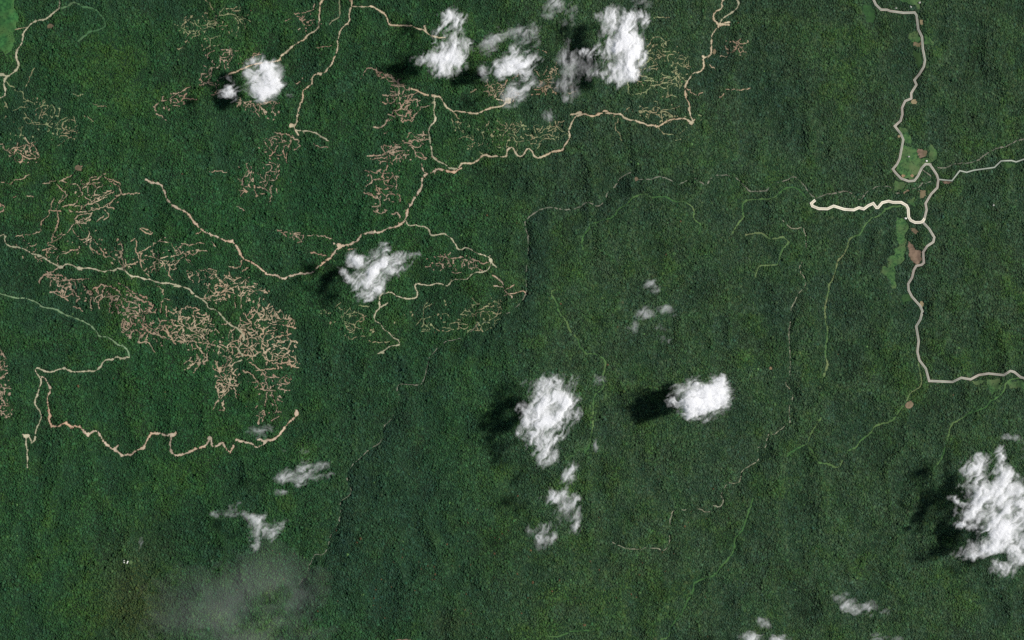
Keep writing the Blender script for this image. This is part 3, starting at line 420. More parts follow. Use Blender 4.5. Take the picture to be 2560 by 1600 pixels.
# grown trails
_in_poly = in_poly
def grow(poly, n, own, w, seed, existing):
    def in_poly(x, y, poly_):
        x = x + 34 * (float(fbm(np.array([x / 24.0]), np.array([y / 24.0]), 401, 3)[0]) - 0.5); y = y + 34 * (float(fbm(np.array([x / 24.0]), np.array([y / 24.0]), 402, 3)[0]) - 0.5)
        return _in_poly(x, y, poly_)
    r = np.random.default_rng(seed)
    xs = [p[0] for p in poly]; ys = [p[1] for p in poly]
    pts = [q for pl in existing for q in pl]
    pa = np.array(pts) if pts else np.zeros((0, 2))
    inside = [tuple(p) for p in pa if in_poly(p[0], p[1], poly)] if len(pa) else []
    made = 0; tries = 0
    near = list(inside)
    while made < n and tries < n * 14:
        tries += 1
        if near and r.random() < 0.72:
            x, y = near[r.integers(len(near))]
        else:
            x, y = r.uniform(min(xs), max(xs)), r.uniform(min(ys), max(ys))
            if not in_poly(x, y, poly): continue
        pref = 6.28 * float(vnoise(np.array([x / 45.0]), np.array([y / 45.0]), 300 + seed)[0])
        ang = pref + r.choice([0, math.pi, math.pi / 2]) + r.normal(0, 0.45)
        L = r.integers(5, 17); cur = [(x, y)]
        turn = r.normal(0, 0.07)
        for s_ in range(L):
            ang += turn + r.normal(0, 0.34)
            x2, y2 = x + 3.2 * math.cos(ang), y + 3.2 * math.sin(ang)
            if not in_poly(x2, y2, poly): break
            ix, iy = int(x2 + MG), int(y2 + MG)
            if not (0 <= ix < RW and 0 <= iy < RH): break
            if s_ > 2 and D[iy, ix] < 1.2:
                cur.append((x2, y2)); break
            if s_ >= 1 and D[iy, ix] < 2.1: break
            x, y = x2, y2; cur.append((x, y))
        if len(cur) < 3: continue
        for k, (a, b) in enumerate(zip(cur[:-1], cur[1:])):
            stamp(a, b, w * r.uniform(0.5, 1.0), own, 1.8)
        near += cur[1:]
        made += 1
    for _ in range(int(n * 1.5)):
        x, y = r.uniform(min(xs), max(xs)), r.uniform(min(ys), max(ys))
        if in_poly(x, y, poly):
            an_ = r.uniform(0, 6.28); l_ = r.uniform(1, 5)
            stamp((x, y), (x + l_ * math.cos(an_), y + l_ * math.sin(an_)), r.uniform(1.2, 2.6), own, 2.4)
    for _ in range(int(n * 0.8)):
        if not near: break
        x, y = near[r.integers(len(near))]
        an_ = r.uniform(0, 6.28); l_ = r.uniform(1.5, 4)
        stamp((x, y), (x + l_ * math.cos(an_), y + l_ * math.sin(an_)), w * r.uniform(0.7, 1.5), own, 2.4)
for k, (label, cls, w, strands, poly, n) in enumerate(NETS):
    items.append(('skid_trails', label, 'logging trails', cls)); own = len(items) - 1
    ws = [wob(s_, 2.6, 3.6) for s_ in strands]
    for pl in ws:
        for a, b in zip(pl[:-1], pl[1:]): stamp(a, b, w * 0.92, own, 2.3)
    grow(poly, int(n * 1.5), own, w * 0.95, 100 + k, ws)
for key, lab in (('main', "narrow stony stream snaking south through the middle of the forest"), ('north', "stony stream winding north of the cream road past the road loop"), ('east', "faint pale stream running down through the eastern forest")):
    items.append(('stream', lab, 'stream', 'pebble' if key == 'east' else 'stone')); own = len(items) - 1
    pl = RIVER[key]
    pl = wob(pl, 1.4, 6)
    for a, b in zip(pl[:-1], pl[1:]):
        if key == 'east': stamp(a, b, 2.0, own, 1.4, 0.47)
        elif key == 'north': stamp(a, b, 2.4, own, 2.0, 0.42)
        elif a[1] < 600: stamp(a, b, 2.5, own, 2.0, 0.36)
        else: stamp(a, b, 1.7, own, 1.4, 0.50)
road_own = {}
for k, (name, cls, w, label, pls) in enumerate(ROADS):
    items.append((name, label, 'road', cls)); own = len(items) - 1; road_own[k] = own
    faint = name == 'overgrown_track'
    for pl in pls:
        pl = wob(pl, 1.1, 6)
        for q_ in (pl[2:-2:3] if name == 'dirt_road' else []):      # little bare nicks and pull-offs
            if rng.random() < 0.16:
                an_ = rng.uniform(0, 6.28); l_ = rng.uniform(3, 8)
                stamp(q_, (q_[0] + l_ * math.cos(an_), q_[1] + l_ * math.sin(an_)), rng.uniform(1.2, 2.2), own, 2.0)
        for a, b in zip(pl[:-1], pl[1:]): stamp(a, b, w + 0.9 if faint else w * 0.92, own, 2.6 if w >= 4.6 else 1.8, 0.22 if faint else 0.0)
for k, x, y, a, b in PADS:
    stamp_poly(ell(x, y, a, b, 10), road_own[k], 2.6)
for pl, w in ((PAVED_MAIN, 6.6), (PAVED_THIN, 4.4), (CREAM, 7.4)):
    for a, b in zip(pl[:-1], pl[1:]): stamp(a, b, w, -1, 0.0)

MAT = {
 'pebble': soil_mat("pale_pebbles", (142, 142, 120), (100, 108, 88), 0.04, (122, 122, 100)),
 'moss': soil_mat("mossy_soil", (140, 146, 108), (106, 120, 82), 0.05, (142, 132, 102)),
 'tan': soil_mat("tan_earth", (150, 136, 110), (122, 114, 90), 0.02, (140, 118, 94)),
 'grey': soil_mat("grey_earth", (138, 134, 108), (112, 114, 90), 0.02, (106, 112, 84)),
 'pink': soil_mat("pink_earth", (150, 132, 110), (124, 112, 92), 0.02, (148, 116, 92)),
 'sage': soil_mat("grassy_earth", (104, 128, 96), (92, 118, 86), 0.02, (84, 112, 74)),
 'green': soil_mat("young_grass", (70, 106, 70), (62, 96, 62), 0.02, (84, 104, 74)),
 'lime': soil_mat("low_scrub", (66, 102, 56), (56, 90, 50), 0.02, (86, 110, 66)),
 'olive': soil_mat("grassy_track", (84, 112, 68), (66, 96, 56), 0.02, (116, 120, 84)),
 'pale': soil_mat("pale_soil", (174, 158, 132), (136, 124, 100), 0.04, (156, 134, 110)),
 'rose': soil_mat("red_soil", (164, 148, 126), (128, 112, 94), 0.04, (146, 122, 102)),
 'stone': soil_mat("stream_stones", (122, 124, 108), (84, 94, 78), 0.04, (114, 112, 98)),
 'grass': soil_mat("pasture_grass", (56, 104, 56), (38, 78, 44), 0.04, (66, 98, 54)),
 'field': soil_mat("field_grass", (74, 108, 62), (48, 80, 48), 0.05, (82, 100, 64)),
 'dull': soil_mat("rough_grass", (48, 80, 44), (40, 68, 40), 0.03, (54, 78, 44)),
 'brown': soil_mat("brown_soil", (134, 114, 96), (104, 88, 74), 0.03, (104, 98, 72)),
 'tanp': soil_mat("sandy_soil", (150, 136, 104), (132, 120, 92), 0.03),
 'orangep': soil_mat("orange_soil", (150, 126, 96), (132, 112, 86), 0.03),
}
RUN = {
 'tan': soil_mat("tan_running_surface", (188, 178, 150), (164, 154, 128), 0.02, (182, 160, 132)),
 'grey': soil_mat("grey_running_surface", (180, 174, 148), (156, 152, 126), 0.02, (148, 148, 122)),
 'pink': soil_mat("pink_running_surface", (184, 170, 148), (164, 150, 130), 0.02, (186, 158, 132)),
 'sage': soil_mat("grassy_running_surface", (122, 144, 110), (106, 130, 98), 0.02, (98, 122, 84)),
}
nvx = RW + 1
for own, (name, label, cat, cls) in enumerate(items):
    iy, ix = np.nonzero(OWN == own)
    if len(ix) == 0:
        print("EMPTY item", label); continue
    c = np.stack([iy * nvx + ix, (iy + 1) * nvx + ix, (iy + 1) * nvx + ix + 1, iy * nvx + ix + 1], 1)
    u, inv = np.unique(c.ravel(), return_inverse=True)
    ux, uy = u % nvx - MG, u // nvx - MG
    z = height(ux, uy) + (0.9 if cat == 'field' else 1.2)
    me = make_mesh(name, np.stack([wx(ux), wy(uy), z], 1), inv.reshape(-1, 4))
    ro = obj(name, me, MAT[cls], kind='structure', label=label, cat=cat)
    if name == 'dirt_road':            # beaten running surface, paler than the scraped verges
        core = (OWN == own) & (D < -0.75 + 1.2 * (edge_n - 0.0))
        iy, ix = np.nonzero(core)
        if len(ix):
            c = np.stack([iy * nvx + ix, (iy + 1) * nvx + ix, (iy + 1) * nvx + ix + 1, iy * nvx + ix + 1], 1)
            u, inv = np.unique(c.ravel(), return_inverse=True)
            ux, uy = u % nvx - MG, u // nvx - MG
            cme = make_mesh("running_surface", np.stack([wx(ux), wy(uy), height(ux, uy) + 1.7], 1), inv.reshape(-1, 4))
            obj("running_surface", cme, RUN[cls], ro)

# ------------------------------------------------------------ paved roads
def ribbon(pl, w, lift, name, mat, parent=None, **kw):
    q = []
    for a, b in zip(pl[:-1], pl[1:]):
        n = max(1, int(math.hypot(b[0] - a[0], b[1] - a[1]) / 4))
        q += [(a[0] + (b[0] - a[0]) * i / n, a[1] + (b[1] - a[1]) * i / n) for i in range(n)]
    q.append(pl[-1]); q = np.array(q)
    d = np.diff(q, axis=0); d /= np.linalg.norm(d, axis=1)[:, None] + 1e-9
    dp = np.vstack([d[:1], d]); dn = np.vstack([d, d[-1:]])
    t = dp + dn; t /= np.linalg.norm(t, axis=1)[:, None] + 1e-9
    cosh_ = np.clip((t * dn).sum(1), 0.6, 1)
    nn = np.stack([-t[:, 1], t[:, 0]], 1) / cosh_[:, None]
    rows = []
    zc = height(q[:, 0], q[:, 1])
    for s_ in (-1, -0.5, 0, 0.5, 1):
        e = q + nn * (w / 2 * s_)
        rows.append(np.stack([wx(e[:, 0]), wy(e[:, 1]), np.maximum(height(e[:, 0], e[:, 1]), zc * 0.5 + height(e[:, 0], e[:, 1]) * 0.5) + lift], 1))
    v = np.stack(rows, 1).reshape(-1, 3); n = len(q)
    base = (np.arange(n - 1)[:, None] * 5 + np.arange(4)[None, :]).ravel()
    f = np.stack([base, base + 1, base + 6, base + 5], 1)
    # face up
    a_, b_, c_ = v[f[0, 0]], v[f[0, 1]], v[f[0, 2]]
    if np.cross(b_ - a_, c_ - b_)[2] < 0: f = f[:, ::-1]
    me = make_mesh(name, v, f)
    return obj(name, me, mat, parent, **kw)

shoulder_m = soil_mat("road_shoulder", (186, 180, 164), (166, 162, 148), 0.02, (172, 160, 146))
pave_m = soil_mat("worn_paving", (146, 150, 138), (132, 140, 128), 0.01, (152, 148, 138))
thin_m = soil_mat("thin_road_concrete", (162, 168, 154), (148, 156, 142), 0.01)
cream_m = soil_mat("cream_concrete", (232, 226, 206), (222, 216, 196), 0.01)
cream_c = soil_mat("beige_gravel", (196, 188, 166), (184, 176, 156), 0.01)
rd = ribbon(PAVED_MAIN, 2.6, 3.4, "road", pave_m, kind='structure', label="long grey paved road with pale shoulders winding down the right side", cat="road")
ribbon(PAVED_MAIN, 5.5, 2.4, "shoulder", shoulder_m, rd)
rd = ribbon(PAVED_THIN, 3.3, 2.9, "road", thin_m, kind='structure', label="thin pale road leaving the paved road east to the right edge", cat="road")
rd = ribbon(CREAM, 2.6, 5.6, "road", cream_c, kind='structure', label="bright cream edged road running west from the paved road", cat="road")
ribbon(CREAM, 6.6, 4.6, "shoulder", cream_m, rd)

# ------------------------------------------------------------ forest canopy: every tree a small irregular crown
sp = 3.5
NX, NY = int(RW / sp), int(RH / sp)
tx, ty = np.meshgrid(np.arange(NX), np.arange(NY))
tx = tx + 0.5 * (ty % 2)
tx = (tx.ravel() + rng.uniform(-0.5, 0.5, tx.size)) * sp - MG
ty = (ty.ravel() + rng.uniform(-0.5, 0.5, ty.size)) * sp - MG
keep = (tx > -MG + 2) & (tx < W + MG - 2) & (ty > -MG + 2) & (ty < H + MG - 2)
tx, ty = tx[keep], ty[keep]
Dt = D[(ty + MG).astype(int), (tx + MG).astype(int)]
own_t = OWN[(ty + MG).astype(int), (tx + MG).astype(int)]
fld = np.array([it[2] == 'field' and it[3] in ('field', 'dull', 'grass') for it in items] + [False, False])[own_t]
keep = (Dt > 0.75) | (fld & (Dt < -1.0) & (vnoise(tx / 9, ty / 9, 77) > 0.52) & (rng.random(len(tx)) < 0.38))
tx, ty, Dt = tx[keep], ty[keep], Dt[keep]
N = len(tx)
coarse = fbm(tx / 11, ty / 11, 21, 3)
rr = np.exp(rng.normal(0, 0.24, N)) * (2.05 + 1.8 * (coarse - 0.5))
emg = rng.random(N) < 0.08
rr = np.where(emg, rr * 1.65, rr)
rr = np.clip(np.minimum(rr, np.maximum(Dt + 0.35, 1.1)), 0.9, 4.6)
print("trees", N)
K1, K2 = 5, 7
a1 = rng.uniform(0, 2 * np.pi, N)[:, None] + np.arange(K1)[None] * 2 * np.pi / K1 + rng.uniform(-.3, .3, (N, K1))
a2 = rng.uniform(0, 2 * np.pi, N)[:, None] + np.arange(K2)[None] * 2 * np.pi / K2 + rng.uniform(-.25, .25, (N, K2))
# align ring 2 with ring 1 start so that faces do not cross
a2 = a2 - a2[:, :1] + a1[:, :1]
R1 = rr[:, None] * S * rng.uniform(0.40, 0.72, (N, K1)); R2 = rr[:, None] * S * rng.uniform(0.78, 1.22, (N, K2))
tall = np.exp(rng.normal(0, 0.30, N)) * rr * S * 0.85 * (0.75 + 0.9 * (fbm(tx / 16, ty / 16, 23, 2) - 0.2))
tall = np.where(Dt < 3.5, tall * 0.75, tall) * (1 - 0.28 * sstep(1050, 1500, tx))
gz = height(tx, ty)
v = np.empty((N, 1 + K1 + K2, 3), np.float32)
X, Y = wx(tx), wy(ty)
v[:, 0] = np.stack([X + rng.normal(0, 1, N), Y + rng.normal(0, 1, N), gz + 2 + tall * 1.05], 1)
v[:, 1:1 + K1, 0] = X[:, None] + R1 * np.cos(a1); v[:, 1:1 + K1, 1] = Y[:, None] + R1 * np.sin(a1)
v[:, 1:1 + K1, 2] = (gz + 2)[:, None] + tall[:, None] * rng.uniform(0.62, 1.0, (N, K1))
v[:, 1 + K1:, 0] = X[:, None] + R2 * np.cos(a2); v[:, 1 + K1:, 1] = Y[:, None] + R2 * np.sin(a2)
v[:, 1 + K1:, 2] = (gz + 1)[:, None] + tall[:, None] * rng.uniform(0.0, 0.22, (N, K2))
tri = []
for i in range(K1): tri.append((0, 1 + i, 1 + (i + 1) % K1))
i = j = 0
while i < K1 or j < K2:
    if j < K2 and (i >= K1 or (j + 1) / K2 <= (i + 1) / K1):
        tri.append((1 + i % K1, 1 + K1 + j, 1 + K1 + (j + 1) % K2)); j += 1
    else:
        tri.append((1 + i, 1 + K1 + j % K2, 1 + (i + 1) % K1)); i += 1
tri = np.array(tri)
NVT = 1 + K1 + K2
faces = (tri[None] + (np.arange(N) * NVT)[:, None, None]).reshape(-1, 3)
# leaf colour by region, patch and tree, with slope shade painted in along the stream
A = lambda *c: np.array(lin(c))
wr = sstep(1050, 1500, tx + 160 * (fbm(tx / 300, ty / 300, 8, 2) - 0.5))[:, None]
left = A(36, 71, 41); right = A(48, 72, 49)
col = left * (1 - wr) + right * wr
teal = A(36, 60, 50); yell = A(54, 86, 36); dark = A(26, 52, 38)
def mixc(col, c, w): return col * (1 - w[:, None]) + c * w[:, None]
p1 = fbm(tx / 150, ty / 150, 31, 4, 0.6); p2 = fbm(tx / 45, ty / 45, 41, 3, 0.6); p3 = fbm(tx / 14, ty / 14, 51, 2)
col = mixc(col, teal, 0.4 * sstep(0.50, 0.72, p1 * 0.6 + p2 * 0.4))
col = mixc(col, yell, 0.55 * sstep(0.50, 0.75, 1 - (p1 * 0.45 + p2 * 0.55)))
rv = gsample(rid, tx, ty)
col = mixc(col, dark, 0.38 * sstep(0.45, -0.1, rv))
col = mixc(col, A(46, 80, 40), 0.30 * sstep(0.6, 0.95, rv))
col = mixc(col, A(28, 50, 42), 0.48 * np.exp(-(gsample(riv_d, tx, ty) / 70.0) ** 2) * gsample(riv_e, tx, ty) * (0.5 + vnoise(tx / 30, ty / 30, 15)))  # shaded west-facing bank east of the main stream, painted into the leaf colour
def reg(x, y, a, b, pw=2): return np.exp(-((tx - x) / a) ** 2 - ((ty - y) / b) ** 2)
col = mixc(col, A(34, 58, 48), 0.45 * np.clip(reg(930, 1150, 130, 260) + reg(1330, 640, 60, 160) + reg(1000, 1350, 200, 200) + reg(1950, 750, 40, 250), 0, 1))
col = mixc(col, A(30, 72, 40), 0.45 * np.clip(reg(450, 1000, 230, 170) + reg(850, 520, 200, 120) + reg(480, 560, 160, 130), 0, 1))
col = mixc(col, A(54, 62, 36), 0.6 * np.clip(reg(335, 1500, 90, 140) * 1.1 + 0.6 * reg(1120, 1560, 60, 40), 0, 1))
bright = np.exp(rng.normal(0, 0.145, N)) * np.where(emg, 1.05, 1.0) * (0.86 + 0.28 * fbm(tx / 70, ty / 70, 61, 3, 0.65)) * (0.88 + 0.24 * fbm(tx / 6, ty / 6, 62, 1)) * (0.82 + 0.36 * p3) * (0.9 + 0.2 * p2)
col = col * bright[:, None]
col[:, 0] *= np.exp(rng.normal(0, 0.10, N)); col[:, 2] *= np.exp(rng.normal(0, 0.10, N))
rare = rng.random(N)
red = rare < (0.0001 + 0.006 * reg(1000, 1450, 260, 120) + 0.01 * reg(1760, 1310, 60, 60) + 0.004 * reg(1500, 1450, 300, 150))
col[red] = A(78, 66, 46) * bright[red, None]
pal = (rare > 0.9988)
col[pal] = A(66, 100, 58) * bright[pal, None]
GAIN = 1.10
col = np.clip(col * GAIN * np.array([1.08, 0.97, 0.95]), 0, 0.5)
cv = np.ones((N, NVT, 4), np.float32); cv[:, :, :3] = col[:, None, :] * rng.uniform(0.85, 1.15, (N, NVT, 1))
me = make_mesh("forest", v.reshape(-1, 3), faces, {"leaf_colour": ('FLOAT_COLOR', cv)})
fm = bpy.data.materials.new("foliage"); nd, lk = nodes(fm)
b = nd['Principled BSDF']; b.inputs['Roughness'].default_value = 0.75; b.inputs['Specular IOR Level'].default_value = 0.12
at = nd.new('ShaderNodeAttribute'); at.attribute_name = "leaf_colour"
nz = nd.new('ShaderNodeTexNoise'); nz.inputs['Scale'].default_value = 0.35; nz.inputs['Detail'].default_value = 2
geo = nd.new('ShaderNodeNewGeometry'); lk.new(geo.outputs['Position'], nz.inputs['Vector'])
mr = nd.new('ShaderNodeMapRange'); mr.inputs['From Min'].default_value = 0.3; mr.inputs['From Max'].default_value = 0.7; mr.inputs['To Min'].default_value = 0.7; mr.inputs['To Max'].default_value = 1.3
lk.new(nz.outputs[0], mr.inputs['Value'])
ml = nd.new('ShaderNodeVectorMath'); ml.operation = 'SCALE'
lk.new(at.outputs['Color'], ml.inputs[0]); lk.new(mr.outputs[0], ml.inputs['Scale'])
lk.new(ml.outputs[0], b.inputs['Base Color'])
obj("forest", me, fm, kind='stuff', label="dense dark green rainforest canopy covering the hills between roads and clearings", cat="forest")
print("forest built", time.time() - T0)

# ------------------------------------------------------------ huts
def hut(px, py, L, Wd, ang, label, roofc, hh=5.0):
    e = bpy.data.objects.new("hut", None); scene.collection.objects.link(e)
    e.location = (float(wx(px)), float(wy(py)), float(height(px, py)) + 1.5); e.rotation_euler = (0, 0, math.radians(ang))
    e['label'] = label; e['category'] = "hut"; e['group'] = "huts scattered in the forest and along the road"
    l, w_ = L / 2, Wd / 2
    vs = np.array([(-l, -w_, -1), (l, -w_, -1), (l, w_, -1), (-l, w_, -1), (-l, -w_, hh), (l, -w_, hh), (l, w_, hh), (-l, w_, hh)], float)
    f = np.array([(0, 1, 5, 4), (1, 2, 6, 5), (2, 3, 7, 6), (3, 0, 4, 7)])
    obj("wall", make_mesh("wall", vs, f), wall_m, e)
    o = 0.9; rh = hh + w_ * 0.35; t = 0.25
    A_ = [(-l - o, -w_ - o, hh - .3), (l + o, -w_ - o, hh - .3), (l + o, 0, rh), (-l - o, 0, rh), (-l - o, w_ + o, hh - .3), (l + o, w_ + o, hh - .3)]
    vs = np.array(A_ + [(x, y, z - t) for x, y, z in A_], float)
    f = np.array([(0, 1, 2, 3), (3, 2, 5, 4), (7, 6, 9, 8), (8, 9, 10, 11), (0, 6, 7, 1), (4, 5, 11, 10), (1, 7, 8, 2), (2, 8, 11, 5), (0, 3, 9, 6), (3, 4, 10, 9)])
    obj("roof", make_mesh("roof", vs, f), roofc, e)
wall_m = soil_mat("hut_walls", (150, 142, 128), (130, 122, 108), 0.6)
roof_w = soil_mat("white_sheet_roof", (236, 236, 226), (214, 214, 206), 0.4)
roof_g = soil_mat("grey_sheet_roof", (172, 172, 164), (148, 148, 142), 0.4)
for x, y, L, Wd, an, lb, rm in (
    (*P(0,3,"1174,772")[0], 22, 9, 84, "white roofed hut, the western of two in the olive glade", roof_w),
    (*P(0,3,"1205,776")[0], 20, 9, 62, "white roofed hut, the eastern of two in the olive glade", roof_w),
    (*P(3,0,"1425,30")[0], 16, 11, 20, "pale roofed hut in the green field near the top edge", roof_g),
    (*P(3,0,"1342,70")[0], 14, 9, -40, "small pale hut north of the first paved bend", roof_g),
    (*P(3,0,"1205,80")[0], 12, 9, 10, "small pale hut above the paved road's first straight", roof_g),
    (*P(3,0,"1330,1480")[0], 14, 8, 5, "pale hut inside the field enclosed by the road loop", roof_g),
    (*P(3,1,"1500,8")[0], 12, 10, 0, "pale hut at the top of the road loop", roof_w),
    (*P(3,1,"1300,550")[0], 16, 11, -30, "pale hut just west of the cream road's bend", roof_w),
    (*P(3,1,"2133,427")[0], 12, 10, 30, "lone pale hut in forest far east of the paved road", roof_g)):
    hut(x, y, L, Wd, an, lb, rm)

